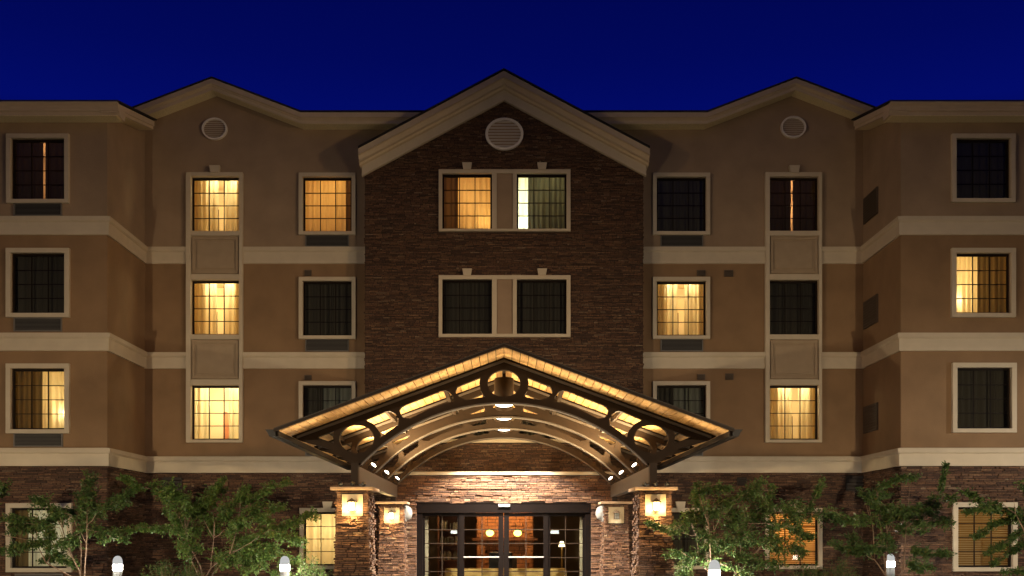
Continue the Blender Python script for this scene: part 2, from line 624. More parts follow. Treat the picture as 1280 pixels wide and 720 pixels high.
def win(wall, gx0, gx1, gy0, gy1, style, trim=5, key=None, sill=True, label=None):
    Y = {'R': YR, 'W': YW, 'C': YC}[wall]
    x0, x1 = PX(gx0, Y), PX(gx1, Y)
    z0, z1 = PZ(gy1, Y), PZ(gy0, Y)
    HOLES[wall].append((x0, x1, z0, z1))
    WINDOWS.append((Y, x0, x1, z0, z1, style, trim * Y / F if trim else 0, key, label))


def mir(a, b2):
    return 1260 - b2, 1260 - a


# left wing
win('W', 15, 82, 174, 250, 'dark_gap', 5.5, label="dark window with a thin lit gap between its curtains")
win('W', 15, 82, 317, 392, 'dark', 6)
win('W', 15, 82, 461, 537, 'half_lit_right', 6, label="window lit on the right half beside a dark drape")
win('W', 15, 85, 635, 710, 'grey_lit', 6, key=True)
# right wing
win('W', 1194, 1262, 174, 249, 'dark', 5.5)
win('W', 1194, 1262, 317, 392, 'half_lit_left', 6, label="window lit on the left half beside a dark drape")
win('W', 1195, 1263, 460, 536, 'dark', 6)
win('W', 1196, 1264, 634, 709, 'blind_dim', 6)
# recessed facade, tall stacks
for gy0, gy1, sl, sr in ((222, 290, 'lit_split', 'dark_gap'), (351, 419, 'lit_split', 'dark'), (482, 550, 'lit_room', 'lit_split')):
    win('R', 240, 300, gy0, gy1, sl, 0)
    win('R', 961, 1022, gy0, gy1, sr, 0)
# recessed facade, single windows beside the stone gable
for gy0, gy1, sl, sr in ((222, 290, 'amber', 'dark'), (352, 420, 'dark', 'lit_split'), (482, 550, 'dark_sheer', 'dark_sheer')):
    win('R', 379, 440, gy0, gy1, sl, 5)
    win('R', 820.5, 882, gy0, gy1, sr, 5)
win('R', 380, 440, 640, 707, 'cream_lit', 5, key=True)
win('R', 820, 880, 640, 707, 'dark', 5, key=True)
win('R', 961, 1022, 640, 707, 'blind_lit', 5, key=True)
# stone gable pairs
for gy0, gy1, sl, sr in ((218, 287, 'amber_right', 'white_left'), (350, 418, 'dark', 'dark'), (481, 549, 'dark', 'dark')):
    win('C', 553, 615, gy0, gy1, sl, 0)
    win('C', 646, 708, gy0, gy1, sr, 0)

# ---- walls
COR_T = 13.515                                       # top of the main cornice


def zline(x):                                       # main cornice line of the recessed facade
    ax = abs(x)
    if ax <= 5.72:
        return COR_T
    return COR_T + 0.382 * (2.5 - abs(ax - 8.22))


up = MB()
wall_holes(up, -XI, XI, Z1T - 0.1, 13.0, HOLES['R'] + [(-3.8, 3.8, 0, 12.4)], YR)
for s in (-1, 1):
    pts = [(-XI, 13.0), (XI, 13.0)]
top = [(-XI, 13.0), (XI, 13.0), (XI, zline(XI) - 0.28), (8.22, zline(8.22) - 0.28), (5.72, COR_T - 0.28),
       (-5.72, COR_T - 0.28), (-8.22, zline(8.22) - 0.28), (-XI, zline(XI) - 0.28)]
# the gable strip, split so that each face is convex
for q in ([top[0], (-5.72, 13.0), top[5], top[6], top[7]], [(-5.72, 13.0), (5.72, 13.0), top[4], top[5]], [(5.72, 13.0), top[1], top[2], top[3], top[4]]):
    up.add([(x, YR, z) for x, z in q], [tuple(range(len(q)))])
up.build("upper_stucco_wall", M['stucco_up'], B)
lo = MB()
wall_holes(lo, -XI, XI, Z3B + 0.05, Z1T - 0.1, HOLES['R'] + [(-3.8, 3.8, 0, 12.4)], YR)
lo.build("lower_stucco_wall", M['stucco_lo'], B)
for s in (-1, 1):
    xa, xb = sorted((s * XI, s * 17.0))
    w1, w2 = MB(), MB()
    wall_holes(w1, xa, xb, Z1T - 0.1, 12.45, HOLES['W'], YW)
    w1.add([(s * XI, YW, Z1T - 0.1), (s * XI, YR, Z1T - 0.1), (s * XI, YR, 13.3), (s * XI, YW, 12.45)], [(0, 1, 2, 3)])
    w1.build("upper_stucco_wall", M['stucco_up'], B)
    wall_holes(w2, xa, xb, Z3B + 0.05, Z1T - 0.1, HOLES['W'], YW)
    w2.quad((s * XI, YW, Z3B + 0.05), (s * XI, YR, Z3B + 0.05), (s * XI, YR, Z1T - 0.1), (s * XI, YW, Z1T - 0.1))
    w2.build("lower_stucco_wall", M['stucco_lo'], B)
    # stone base of the wing and of the recessed wall
    bk, st = MB(), MB()
    wall_holes(bk, xa, xb, 0, Z3B + 0.05, HOLES['W'], YW + 0.004)
    bk.quad((s * (XI + 0.004), YW, 0), (s * (XI + 0.004), YR, 0), (s * (XI + 0.004), YR, Z3B + 0.05), (s * (XI + 0.004), YW, Z3B + 0.05))
    ra, rb = sorted((s * 3.93, s * XI))
    wall_holes(bk, ra, rb, 0, Z3B + 0.05, HOLES['R'], YR + 0.004)
    bk.build("mortar_backing", M['mortar'], B)
    stones(st, lambda u, v, d: (u, YW - d, v), xa if s < 0 else xa, xb, 0.05, Z3B + 0.02, HOLES['W'])
    stones(st, (lambda u, v, d: (-XI + d, u, v)) if s < 0 else (lambda u, v, d: (XI - d, u, v)), YW, YR, 0.05, Z3B + 0.02)
    stones(st, lambda u, v, d: (u, YR - d, v), ra, rb, 0.05, Z3B + 0.02, HOLES['R'])
    st.build("stone_base", M['stone'], B)

# stone gable block
XC = 3.91
CA, CS = 1.55 + 584 * 29.0 / F, 0.533               # rake apex and slope (top edge, at y = 29)
ch = list(HOLES['C'])
pairs = []
for py0, py1 in ((213, 290), (345, 422), (477, 553.5)):
    pairs.append((PX(548.5, YC), PX(713, YC), PZ(py1, YC), PZ(py0, YC)))
bk = MB()
wall_holes(bk, -XC, XC, 0, 12.0, ch + [(-2.9, 2.9, -1, 3.0)], YC + 0.004, 0.15)
apz = CA - 0.55
bk.add([(-XC, YC + 0.004, 12.0), (XC, YC + 0.004, 12.0), (XC, YC + 0.004, apz - CS * XC), (0, YC + 0.004, apz), (-XC, YC + 0.004, apz - CS * XC)],
       [(0, 1, 2, 3, 4)])
for s in (-1, 1):
    bk.quad((s * XC, YC, 0), (s * XC, YR, 0), (s * XC, YR, apz - CS * XC), (s * XC, YC, apz - CS * XC))
bk.build("mortar_backing", M['mortar'], B)
st = MB()


def glim(v):
    k = (apz + 0.02 - v) / CS
    h = min(XC, max(k, 0.02))
    return (-h, h)


stones(st, lambda u, v, d: (u, YC - d, v), -XC, XC, 0.05, apz - 0.03, pairs + [(-2.9, 2.9, 0, 3.1)], glim, rh=(0.022, 0.048), ln=(0.07, 0.30), proud=(0.0, 0.035))
for s in (-1, 1):
    stones(st, (lambda u, v, d, s=s: (s * (XC + d - 0.02), u, v)), YC, YR, 0.05, apz - CS * XC, ln=(0.1, 0.3))
st.build("stone_gable_wall", M['stone'], B)

# ---- cornices, rakes, roofs
cor, sof, rf = MB(), MB(), MB()
path = [(-XI - 0.25, zline(XI + 0.25)), (-8.22, zline(8.22)), (-5.72, COR_T), (5.72, COR_T), (8.22, zline(8.22)), (XI + 0.25, zline(XI + 0.25))]
prof = [(0.0, -0.01), (0.52, -0.01), (0.52, -0.145), (0.46, -0.165), (0.46, -0.185), (0.42, -0.2), (0.42, -0.275), (0.415, -0.285), (0.0, -0.285)]
halves = [path[:3] + [(-1.55, COR_T)], [(1.55, COR_T)] + path[3:]]
sp = [(0.41, -0.289), (0.41, -0.297), (0.0, -0.297), (0.0, -0.289)]
rp_ = [(0.53, 0.0), (0.53, 0.045), (-9.0, 0.045), (-9.0, 0.0)]
for ph in halves:
    fr_ = lambda i: (lambda d, h: (ph[i][0], YR - d, ph[i][1] + h))
    MB().sweep(ph, prof, fr_).build("main_cornice", M['fascia'], B)
    MB().sweep(ph, sp, fr_).build("soffit", M['soffit'], B)
    MB().sweep(ph, rp_, fr_).build("main_roof", M['shingle'], B)
# centre rake
EX = 4.03
cp = [(-EX, CA - CS * EX), (0, CA), (EX, CA - CS * EX)]
for nm, pr, mm in (("gable_rake", [(-0.45, -0.01), (0.50, -0.01), (0.50, -0.16), (0.535, -0.175), (0.535, -0.195), (0.45, -0.205), (0.37, -0.30), (0.40, -0.31),
                                   (0.40, -0.335), (0.29, -0.345), (0.27, -0.39), (0.22, -0.40), (-0.45, -0.40)], M['fascia']),
                   ("gable_frieze", [(0.05, -0.403), (0.16, -0.403), (0.16, -0.66), (0.13, -0.68), (0.05, -0.68)], M['trim']),
                   ("gable_roof", [(0.54, 0.0), (0.54, 0.05), (-8, 0.05), (-8, 0.0)], M['shingle'])):
    mb = MB()
    pth = cp if nm != "gable_frieze" else [(-3.98, CA - CS * 3.98), (0, CA), (3.98, CA - CS * 3.98)]
    mb.sweep(pth, pr, lambda i: (lambda d, h: (pth[i][0], YC - d, pth[i][1] + h)))
    mb.build(nm, mm, B)
# wing eaves and their sloped returns
for s in (-1, 1):
    ev, sf, rr = MB(), MB(), MB()
    zt = 12.62
    e0, e1 = sorted((s * (XI - 0.46), s * 17.0))
    pt = [(e0, 0), (e1, 0)]
    pr = [(0.0, -0.01), (0.56, -0.01), (0.56, -0.055), (0.50, -0.085), (0.50, -0.14), (0.47, -0.155), (0.47, -0.20), (0.40, -0.225), (0.40, -0.30), (0.0, -0.30)]
    ev.sweep(pt, pr, lambda i: (lambda d, h: (pt[i][0], YW - d, zt + h)))
    # return, rising towards the recessed wall
    q = [(26.70, zt), (29.52, zt + 0.66)]
    pr2 = [(0.0, -0.012), (0.43, -0.012), (0.43, -0.15), (0.40, -0.16), (0.40, -0.245), (0.0, -0.245)]
    ev.sweep(q, pr2, lambda i: (lambda d, h: (s * (XI - d), q[i][0], q[i][1] + h)))
    ev.build("wing_cornice", M['fascia'], B)
    sf.box(min(s * (XI - 0.40), e1 if s > 0 else e0), max(s * (XI - 0.40), e1 if s > 0 else e0), YW - 0.43, YW, zt - 0.325, zt - 0.304)
    q2 = [(26.75, zt), (29.5, zt + 0.645)]
    sf.sweep(q2, [(0.38, -0.249), (0.38, -0.256), (0.0, -0.256), (0.0, -0.249)], lambda i: (lambda d, h: (s * (XI - d), q2[i][0], q2[i][1] + h)))
    sf.build("soffit", M['soffit'], B)
    a, b2 = sorted((s * (XI - 0.47), s * 17.0))
    rr.add([(a, YW - 0.53, zt), (b2, YW - 0.53, zt), (b2, 29.6, zt + 0.70), (a, 29.6, zt + 0.70),
            (a, YW - 0.53, zt + 0.04), (b2, YW - 0.53, zt + 0.04), (b2, 29.6, zt + 0.74), (a, 29.6, zt + 0.74)],
           [(3, 2, 1, 0), (4, 5, 6, 7), (0, 1, 5, 4), (1, 2, 6, 5), (2, 3, 7, 6), (3, 0, 4, 7)])
    rr.build("wing_roof", M['shingle'], B)

# ---- bands
for zb, zt in ((Z3B, Z3T), (Z2B, Z2T), (Z1B, Z1T)):
    for s in (-1, 1):
        sa, sb = PX(234, YR) + 0.004, PX(304.5, YR) - 0.004
        p1 = [(-17.0, YW), (-XI, YW), (-XI, YR), (sa, YR)]
        p2 = [(sb, YR), (-XC, YR)]
        if zb < 5:
            p1, p2 = p1[:-1] + [(-XC, YR)], None
        h = zt - zb
        prf = [(-0.02, zb), (0.06, zb), (0.06, zb + h * 0.69), (0.085, zb + h * 0.71), (0.085, zb + h * 0.74), (0.105, zb + h * 0.77), (0.105, zt), (-0.02, zt + 0.02)]
        bm_ = MB()
        for p_ in (p1, p2):
            if p_:
                plan_sweep(bm_, p_ if s < 0 else [(-x, y) for x, y in reversed(p_)], prf)
        bm_.build("storey_band", M['trim'], B)

# ---- stacks of windows with spandrel panels on the recessed facade
for s in (-1, 1):
    def ex(a):
        return a if s < 0 else 1260 - a
    x0, x1 = sorted((PX(ex(234), YR), PX(ex(304.5), YR)))
    g0, g1 = sorted((PX(ex(240), YR), PX(ex(300), YR))) if s < 0 else (PX(961, YR), PX(1022, YR))
    fr = MB()
    ys = (YR - 0.13, YR + 0.01)
    zt, zb = PZ(217, YR), PZ(553.5, YR)
    fr.box(x0, g0, *ys, zb, zt)
    fr.box(g1, x1, *ys, zb, zt)
    for ya, yb in ((217, 222), (290, 296), (344, 351), (419, 425), (475, 482), (550, 553.5)):
        fr.box(g0, g1, YR - 0.127, YR + 0.01, PZ(yb, YR), PZ(ya, YR))
    fr.build("window_stack_surround", M['trim'], B, bevel=0.006)
    for ya, yb in ((296, 344), (425, 475)):
        pn = MB()
        pn.box(g0, g1, YR - 0.05, YR + 0.0, PZ(yb, YR), PZ(ya, YR))
        po = pn.build("spandrel_panel", M['panel'], B)
        rim = MB()
        a, b2, c, d = g0 + 0.03, g1 - 0.03, PZ(yb, YR) + 0.03, PZ(ya, YR) - 0.03
        t = 0.075
        for (p, q, r_, u) in ((a, b2, c, c + t), (a, b2, d - t, d), (a, a + t, c + t, d - t), (b2 - t, b2, c + t, d - t)):
            rim.box(p, q, YR - 0.092, YR - 0.052, r_, u)
        rim.box(a + 0.13, b2 - 0.13, YR - 0.08, YR - 0.052, c + 0.14, d - 0.14)
        rim.build("raised_moulding", M['panel'], po, bevel=0.012)
    # keystone above the stack
    kx = (g0 + g1) / 2
    MB().prism([(kx - 0.11, PZ(218, YR)), (kx + 0.11, PZ(218, YR)), (kx + 0.15, PZ(209, YR)), (kx - 0.15, PZ(209, YR))], YR - 0.17, YR - 0.01).build("keystone", M['trim'], B)

# surrounds of the paired windows in the stone gable
for (x0, x1, z0, z1), (gy0, gy1) in zip(pairs, ((218, 287), (350, 418), (481, 549))):
    fr = MB()
    a0, a1, b0, b1 = PX(553, YC), PX(615, YC), PX(646, YC), PX(708, YC)
    m0, m1 = PX(621, YC), PX(641, YC)
    gz0, gz1 = PZ(gy1, YC), PZ(gy0, YC)
    ys = (YC - 0.10, YC + 0.02)
    fr.box(x0, x1, *ys, z0, gz0)
    fr.box(x0, x1, *ys, gz1, z1)
    for p, q in ((x0, a0), (a1, m0), (m1, b0), (b1, x1)):
        fr.box(p, q, YC - 0.097, YC + 0.02, gz0, gz1)
    fr.build("window_pair_surround", M['trim'], B, bevel=0.005)
    MB().box(m0, m1, YC - 0.05, YC + 0.02, gz0, gz1).build("stucco_infill", M['stucco_up'], B)
    for kc in (584, 677.5):
        kx = PX(kc, YC)
        kz = z1 - 0.02
        MB().prism([(kx - 0.10, kz), (kx + 0.10, kz), (kx + 0.135, kz + 0.2), (kx - 0.135, kz + 0.2)], YC - 0.135, YC - 0.01).build("keystone", M['trim'], B)


# ---- windows
def curtain(x0, x1, z0, z1, y, rng, amp=0.022, wl=0.10):
    wl *= 1.55
    amp *= 1.3
    mb = MB()
    n = max(6, int((x1 - x0) / wl * 8))
    ph, w2 = rng.random() * 6, rng.uniform(0.6, 1.5)
    pts = []
    for i in range(n + 1):
        x = x0 + (x1 - x0) * i / n
        t = (x - x0) / wl * 2 * math.pi
        pts.append((x, y + amp * (math.sin(t + ph + 0.8 * math.sin(t * 0.37 * w2 + ph)) + 0.5 * math.sin(t * 0.53 + ph * 2))))
    vs = [(x, yy, z) for x, yy in pts for z in (z0, z1)]
    mb.add(vs, [(2 * i, 2 * i + 2, 2 * i + 3, 2 * i + 1) for i in range(n)])
    return mb


WARM = (1.0, 0.74, 0.36)
WARMW = (1.0, 0.86, 0.52)


def window(spec, idx):
    Y, x0, x1, z0, z1, style, trim, key, label = spec
    rng = random.Random(100 + idx)
    w, h = x1 - x0, z1 - z0
    # dark metal frame, muntins
    fr = MB()
    t = 0.045
    y0, y1 = Y + 0.05, Y + 0.10
    fr.box(x0, x0 + t, y0, y1, z0, z1)
    fr.box(x1 - t, x1, y0, y1, z0, z1)
    fr.box(x0 + t, x1 - t, y0 + 0.001, y1, z0, z0 + t)
    fr.box(x0 + t, x1 - t, y0 + 0.001, y1, z1 - t * 1.3, z1)
    for k in (1, 2):
        xx = x0 + t + (w - 2 * t) * k / 3
        fr.box(xx - 0.011, xx + 0.011, y0 + 0.012, y1 - 0.004, z0 + t, z1 - t * 1.3)
    for k in (1, 2, 3):
        zz = z0 + t + (h - 2.3 * t) * k / 4
        fr.box(x0 + t, x1 - t, y0 + 0.015, y1 - 0.007, zz - 0.010, zz + 0.010)
    wob = fr.build("window", M['bronze'], B)
    if label:
        wob['label'] = label
    MB().quad((x0 + 0.02, Y + 0.088, z0 + 0.02), (x1 - 0.02, Y + 0.088, z0 + 0.02), (x1 - 0.02, Y + 0.088, z1 - 0.02), (x0 + 0.02, Y + 0.088, z1 - 0.02)).build("pane", M['glass'], wob)
    # trim
    if trim:
        tr = MB()
        ys = (Y - 0.10, Y + 0.03)
        s_ = trim
        tr.box(x0 - s_, x1 + s_, *ys, z1, z1 + s_)
        tr.box(x0 - s_, x1 + s_, *ys, z0 - s_ * 0.85, z0)
        tr.box(x0 - s_, x0, Y - 0.097, Y + 0.03, z0, z1)
        tr.box(x1, x1 + s_, Y - 0.097, Y + 0.03, z0, z1)
        tr.build("window_trim", M['trim'], wob, bevel=0.006)
        if key:
            kx = (x0 + x1) / 2
            kz = z1 + s_ * 0.3
            MB().prism([(kx - 0.10, kz), (kx + 0.10, kz), (kx + 0.14, kz + 0.26), (kx - 0.14, kz + 0.26)], Y - 0.135, Y - 0.01).build("keystone", M['trim'], wob)
    lit = not style.startswith('dark')
    # room
    rx0, rx1, rz0, rz1 = x0 - 0.12, x1 + 0.12, z0 - 0.35, z1 + 0.25
    ya, yb = Y + 0.17, Y + 1.9
    rm = MB()
    rm.quad((rx0, yb, rz0), (rx1, yb, rz0), (rx1, yb, rz1), (rx0, yb, rz1))
    rm.quad((rx0, ya, rz0), (rx0, yb, rz0), (rx0, yb, rz1), (rx0, ya, rz1))
    rm.quad((rx1, ya, rz0), (rx1, yb, rz0), (rx1, yb, rz1), (rx1, ya, rz1))
    rm.quad((rx0, ya, rz0), (rx1, ya, rz0), (rx1, yb, rz0), (rx0, yb, rz0))
    rm.quad((rx0, ya, rz1), (rx1, ya, rz1), (rx1, yb, rz1), (rx0, yb, rz1))
    for q in ((rx0, x0, rz0, rz1), (x1, rx1, rz0, rz1), (x0, x1, rz0, z0), (x0, x1, z1, rz1)):
        rm.quad((q[0], ya, q[2]), (q[1], ya, q[2]), (q[1], ya, q[3]), (q[0], ya, q[3]))
    rm.build("room_interior", M['room' if lit else 'room_shaded'], wob)  # unlit rooms take the plaster with shade painted in
    X = lambda u: x0 + w * u
    Z = lambda v: z0 + h * v
    cz0, cz1 = z0 - 0.1, z1 + 0.1

    def cur(u0, u1, m_, dy=0.0, amp=0.022, wl=0.10):
        curtain(X(u0), X(u1), cz0, cz1, Y + 0.25 + dy, rng, amp, wl).build("curtain", M[m_], wob, True)

    gain = rng.uniform(0.8, 1.2)

    def pt(u, v, dep, p, c=WARM, size=0.06):
        light("room_light", 'POINT', (X(u), Y + 0.25 + dep, Z(v)), p * 3.8 * gain, c, B, size)

    if style == 'lit_split':
        a = rng.uniform(0.44, 0.52)
        cur(-0.05, a, 'sheer')
        cur(a + 0.14, 1.05, 'sheer')
        cur(-0.05, rng.uniform(0.14, 0.24), 'sheer', -0.035)
        cur(rng.uniform(0.84, 0.9), 1.05, 'sheer', -0.035)
        pt(a - 0.12 + rng.uniform(-.04, .04), 0.99, 0.20, 14, WARMW)
        pt(a + 0.30 + rng.uniform(-.04, .04), 0.99, 0.20, 14, WARMW)
        pt(0.5, 0.75, 1.0, 6, (1.0, 0.62, 0.22))
        MB().box(X(a + 0.02), X(a + 0.12), yb - 0.05, yb - 0.01, rz0, Z(0.85)).build("inner_door", M['doorwood'], wob)
        MB().tube([(X(a + 0.01), Y + 0.2, Z(0.45)), (X(a + 0.012), Y + 0.2, Z(0.0))], 0.012, 6).build("curtain_wand", M['rod'], wob)
    elif style == 'lit_room':
        cur(-0.05, 0.33, 'sheer')
        cur(0.72, 1.05, 'sheer')
        pt(0.30, 0.98, 0.25, 8, WARMW)
        pt(0.80, 0.98, 0.25, 8, WARMW)
        pt(0.5, 0.75, 0.9, 22, WARMW)
        MB().prism([(X(0.30), rz0), (X(0.52), rz0), (X(0.52), Z(0.60)), (X(0.34), Z(0.66)), (X(0.30), Z(0.66))], yb - 0.08, yb - 0.01).build("inner_door", M['doorwood'], wob)
    elif style == 'amber':
        cur(-0.05, 0.84, 'sheer')
        cur(0.84, 1.05, 'drape', 0.03)
        pt(0.4, 0.6, 0.8, 7, (1.0, 0.54, 0.16))
        pt(0.6, 0.95, 0.5, 3, (1.0, 0.54, 0.16))
    elif style == 'amber_right':
        cur(-0.05, 0.31, 'drape', -0.02)
        cur(0.28, 1.05, 'sheer', 0.04)
        pt(0.55, 0.6, 0.75, 10, (1.0, 0.56, 0.19))
        pt(0.85, 0.2, 0.35, 2.5, (1.0, 0.6, 0.2))
    elif style == 'white_left':
        cur(0.23, 1.05, 'drape_g', -0.02)
        cur(-0.05, 0.25, 'sheer_w', 0.03)
        pt(0.05, 0.55, 0.5, 10, (0.95, 0.95, 0.72))
        pt(0.1, 0.12, 0.3, 4, (0.95, 1.0, 0.85))
        pt(0.6, 0.95, 0.6, 14, (0.85, 0.9, 0.6))
    elif style == 'half_lit_right':
        cur(-0.05, 0.50, 'drape', -0.02)
        cur(0.48, 1.05, 'sheer', 0.04)
        pt(0.85, 0.30, 0.16, 3.0, WARMW, 0.05)
        pt(0.7, 0.6, 0.8, 10, WARM)
    elif style == 'half_lit_left':
        cur(0.48, 1.05, 'drape', -0.02)
        cur(-0.05, 0.50, 'sheer', 0.04)
        pt(0.12, 0.27, 0.16, 3.0, WARMW, 0.05)
        pt(0.3, 0.6, 0.8, 11, WARM)
    elif style == 'grey_lit':
        cur(-0.05, 0.22, 'drape')
        cur(0.22, 1.05, 'sheer_w')
        pt(0.5, 0.6, 0.9, 4.5, (1.0, 0.95, 0.78))
    elif style == 'cream_lit':
        cur(-0.05, 1.05, 'sheer', amp=0.03, wl=0.16)
        pt(0.4, 0.7, 0.8, 18, (1.0, 0.80, 0.45))
    elif style in ('blind_lit', 'blind_dim'):
        sl = MB()
        n = 26
        for k in range(n):
            zc = z0 + h * (k + 0.5) / n
            sl.quad((x0 - 0.03, Y + 0.22, zc - 0.018), (x1 + 0.03, Y + 0.22, zc - 0.018), (x1 + 0.03, Y + 0.25, zc + 0.018), (x0 - 0.03, Y + 0.25, zc + 0.018))
        sl.build("blind", M['blind'], wob)
        pt(0.5, 0.6, 0.7, 7 if style == 'blind_lit' else 1.6, (1.0, 0.55, 0.18) if style == 'blind_lit' else (1.0, 0.75, 0.4))
        pt(0.3, 0.9, 0.9, 4 if style == 'blind_lit' else 1.0, (1.0, 0.55, 0.18) if style == 'blind_lit' else (1.0, 0.75, 0.4))
    elif style == 'dark_gap':
        cur(-0.05, 0.50, 'drape_b', amp=0.012)
        cur(0.545, 1.05, 'drape_b', amp=0.012)
        pt(0.52, 0.75, 1.3, 40, (1.0, 0.5, 0.18))
    elif style == 'dark_sheer':
        cur(-0.05, 0.38, 'drape_g')
        cur(0.38, 1.05, 'sheer_w', 0.03)
    else:
        a = rng.uniform(0.3, 0.62)
        cur(-0.05, a, 'drape_g', wl=0.12)
        cur(a, 1.05, 'drape_g', 0.03)
    return wob


for i, sp_ in enumerate(WINDOWS):
    window(sp_, i)


# ---- air conditioner grilles under windows, small vents, round vents, side louvres
def ac_grille(x0, x1, z0, z1, Y):
    fr = MB()
    t = 0.025
    y0 = Y - 0.06
    fr.box(x0, x1, y0, Y + 0.005, z0, z0 + t)
    fr.box(x0, x1, y0, Y + 0.005, z1 - t, z1)
    fr.box(x0, x0 + t, y0 + 0.002, Y + 0.005, z0 + t, z1 - t)
    fr.box(x1 - t, x1, y0 + 0.002, Y + 0.005, z0 + t, z1 - t)
    n = 9
    for k in range(n):
        zz = z0 + t + (z1 - z0 - 2 * t) * (k + 0.5) / n
        fr.add([(x0 + t, y0 + 0.012, zz - 0.008), (x1 - t, y0 + 0.012, zz - 0.008), (x1 - t, y0 + 0.035, zz + 0.012), (x0 + t, y0 + 0.035, zz + 0.012)], [(0, 1, 2, 3)])
    o = fr.build("air_conditioner_grille", M['grille'], B)
    MB().quad((x0 + 0.01, Y - 0.006, z0 + 0.01), (x1 - 0.01, Y - 0.006, z0 + 0.01), (x1 - 0.01, Y - 0.006, z1 - 0.01), (x0 + 0.01, Y - 0.006, z1 - 0.01)).build("grille_backing", M['grille_d'], o)


for a, b2, c, d in ((18, 78, 254, 270.5), (18, 78, 397.5, 414.5), (18, 79, 541, 558.5)):
    ac_grille(PX(a, YW), PX(b2, YW), PZ(d, YW), PZ(c, YW), YW)
ac_grille(PX(20, YW), PX(80, YW), PZ(733, YW), PZ(717, YW), YW - 0.02)
for a, b2 in ((382, 436), (825.5, 878.5)):
    for c, d in ((293, 309), (423.5, 439.5), (554.5, 570)):
        ac_grille(PX(a, YR), PX(b2, YR), PZ(d, YR), PZ(c, YR), YR)


def small_vent(a, b2, c, d, Y, m_='louver'):
    x0, x1, z0, z1 = PX(a, Y), PX(b2, Y), PZ(d, Y), PZ(c, Y)
    v = MB()
    v.box(x0, x1, Y - 0.05, Y, z0, z1)
    n = 4
    for k in range(n):
        zz = z0 + (z1 - z0) * (k + 0.6) / (n + 0.3)
        v.add([(x0 + 0.02, Y - 0.052, zz), (x1 - 0.02, Y - 0.052, zz), (x1 - 0.02, Y - 0.085, zz - 0.03), (x0 + 0.02, Y - 0.085, zz - 0.03)], [(0, 1, 2, 3)])
    v.build("wall_vent", M[m_], B)


for q in ((381, 389.5, 338, 345), (381, 389.5, 469, 475), (871, 881.5, 338, 345), (905, 916, 338, 346), (871.5, 881, 468, 475), (906.5, 916.5, 467, 475)):
    small_vent(*q, YR)
for q in ((204, 228, 597, 616), (1057, 1081, 595, 614), (921, 933, 597, 607)):
    small_vent(*q, YR - 0.03, 'dvent')


def round_vent(px, py, rx, rz, Y):
    x, z = P(px, py, Y)
    ax, az = rx * Y / F, rz * Y / F
    n = 40
    ring = MB()
    vs, fs = [], []
    for (k, yy) in ((1.0, Y), (1.0, Y - 0.09), (0.86, Y - 0.09), (0.86, Y - 0.03)):
        for i in range(n):
            t = 2 * math.pi * i / n
            vs.append((x + ax * k * math.cos(t), yy, z + az * k * math.sin(t)))
    for j in range(3):
        fs += [(j * n + i, j * n + (i + 1) % n, (j + 1) * n + (i + 1) % n, (j + 1) * n + i) for i in range(n)]
    ring.add(vs, fs)
    o = ring.build("round_vent", M['vent'], B)
    bkp = MB()
    bkp.add([(x + ax * 0.9 * math.cos(2 * math.pi * i / n), Y - 0.012, z + az * 0.9 * math.sin(2 * math.pi * i / n)) for i in range(n)], [tuple(range(n))])
    bkp.build("vent_backing", M['panel'], o)
    sl = MB()
    m = 9
    for k in range(m):
        zz = z - az * 0.84 + 2 * az * 0.84 * (k + 0.5) / m
        hw = ax * 0.88 * math.sqrt(max(0.02, 1 - ((zz - z) / (az * 0.88)) ** 2))
        dz = az * 0.84 / m
        sl.add([(x - hw, Y - 0.03, zz + dz * 0.75), (x + hw, Y - 0.03, zz + dz * 0.75), (x + hw, Y - 0.075, zz - dz * 0.55), (x - hw, Y - 0.075, zz - dz * 0.55)], [(0, 1, 2, 3)])
    sl.build("louvre_slats", M['vent'], o)


round_vent(269, 162, 15.8, 13.6, YR)
round_vent(991, 160, 15.8, 13.6, YR)
round_vent(630.5, 168.5, 23.8, 20, YC - 0.03)

for zc0, zc1 in ((10.46, 11.18), (7.47, 8.24), (4.51, 5.26)):
    lv = MB()
    xx = XI - 0.05
    lv.box(xx, XI + 0.01, 28.77, 29.85, zc0, zc1)
    lvo = lv.build("side_louvre", M['louver'], B)
    sl = MB()
    for k in range(10):
        zz = zc0 + (zc1 - zc0) * (k + 0.6) / 10
        sl.quad((xx - 0.002, 28.8, zz), (xx - 0.002, 29.82, zz), (xx - 0.03, 29.82, zz - 0.04), (xx - 0.03, 28.8, zz - 0.04))
    sl.build("louvre_slats", M['louver'], lvo)

# ------------------------------------------------------------------ entrance front
VX = 3.02
DX0, DX1, DZ = PX(521, YV), PX(738.5, YV), PZ(628, YV)
VT = PZ(594, YV)
bk = MB()
wall_holes(bk, -VX, VX, 0, VT, [(DX0, DX1, -1, DZ)], YV + 0.004, 0.2)
for s in (-1, 1):
    bk.quad((s * VX, YV, 0), (s * VX, YC, 0), (s * VX, YC, VT), (s * VX, YV, VT))
bk.build("mortar_backing", M['mortar'], B)
st = MB()
stones(st, lambda u, v, d: (u, YV - d, v), -VX, VX, 0.03, VT, [(DX0, DX1, -1, DZ)], rh=(0.03, 0.07), ln=(0.1, 0.42))
for s in (-1, 1):
    stones(st, (lambda u, v, d, s=s: (s * (VX + d), u, v)), YV, YC, 0.03, VT)
st.build("stone_entrance_wall", M['stone'], B)
cpv = MB()
cpv.box(-VX - 0.08, VX + 0.08, YV - 0.09, YC - 0.02, VT + 0.002, VT + 0.09)
cpv.build("entrance_cap", M['trim'], B, bevel=0.01)

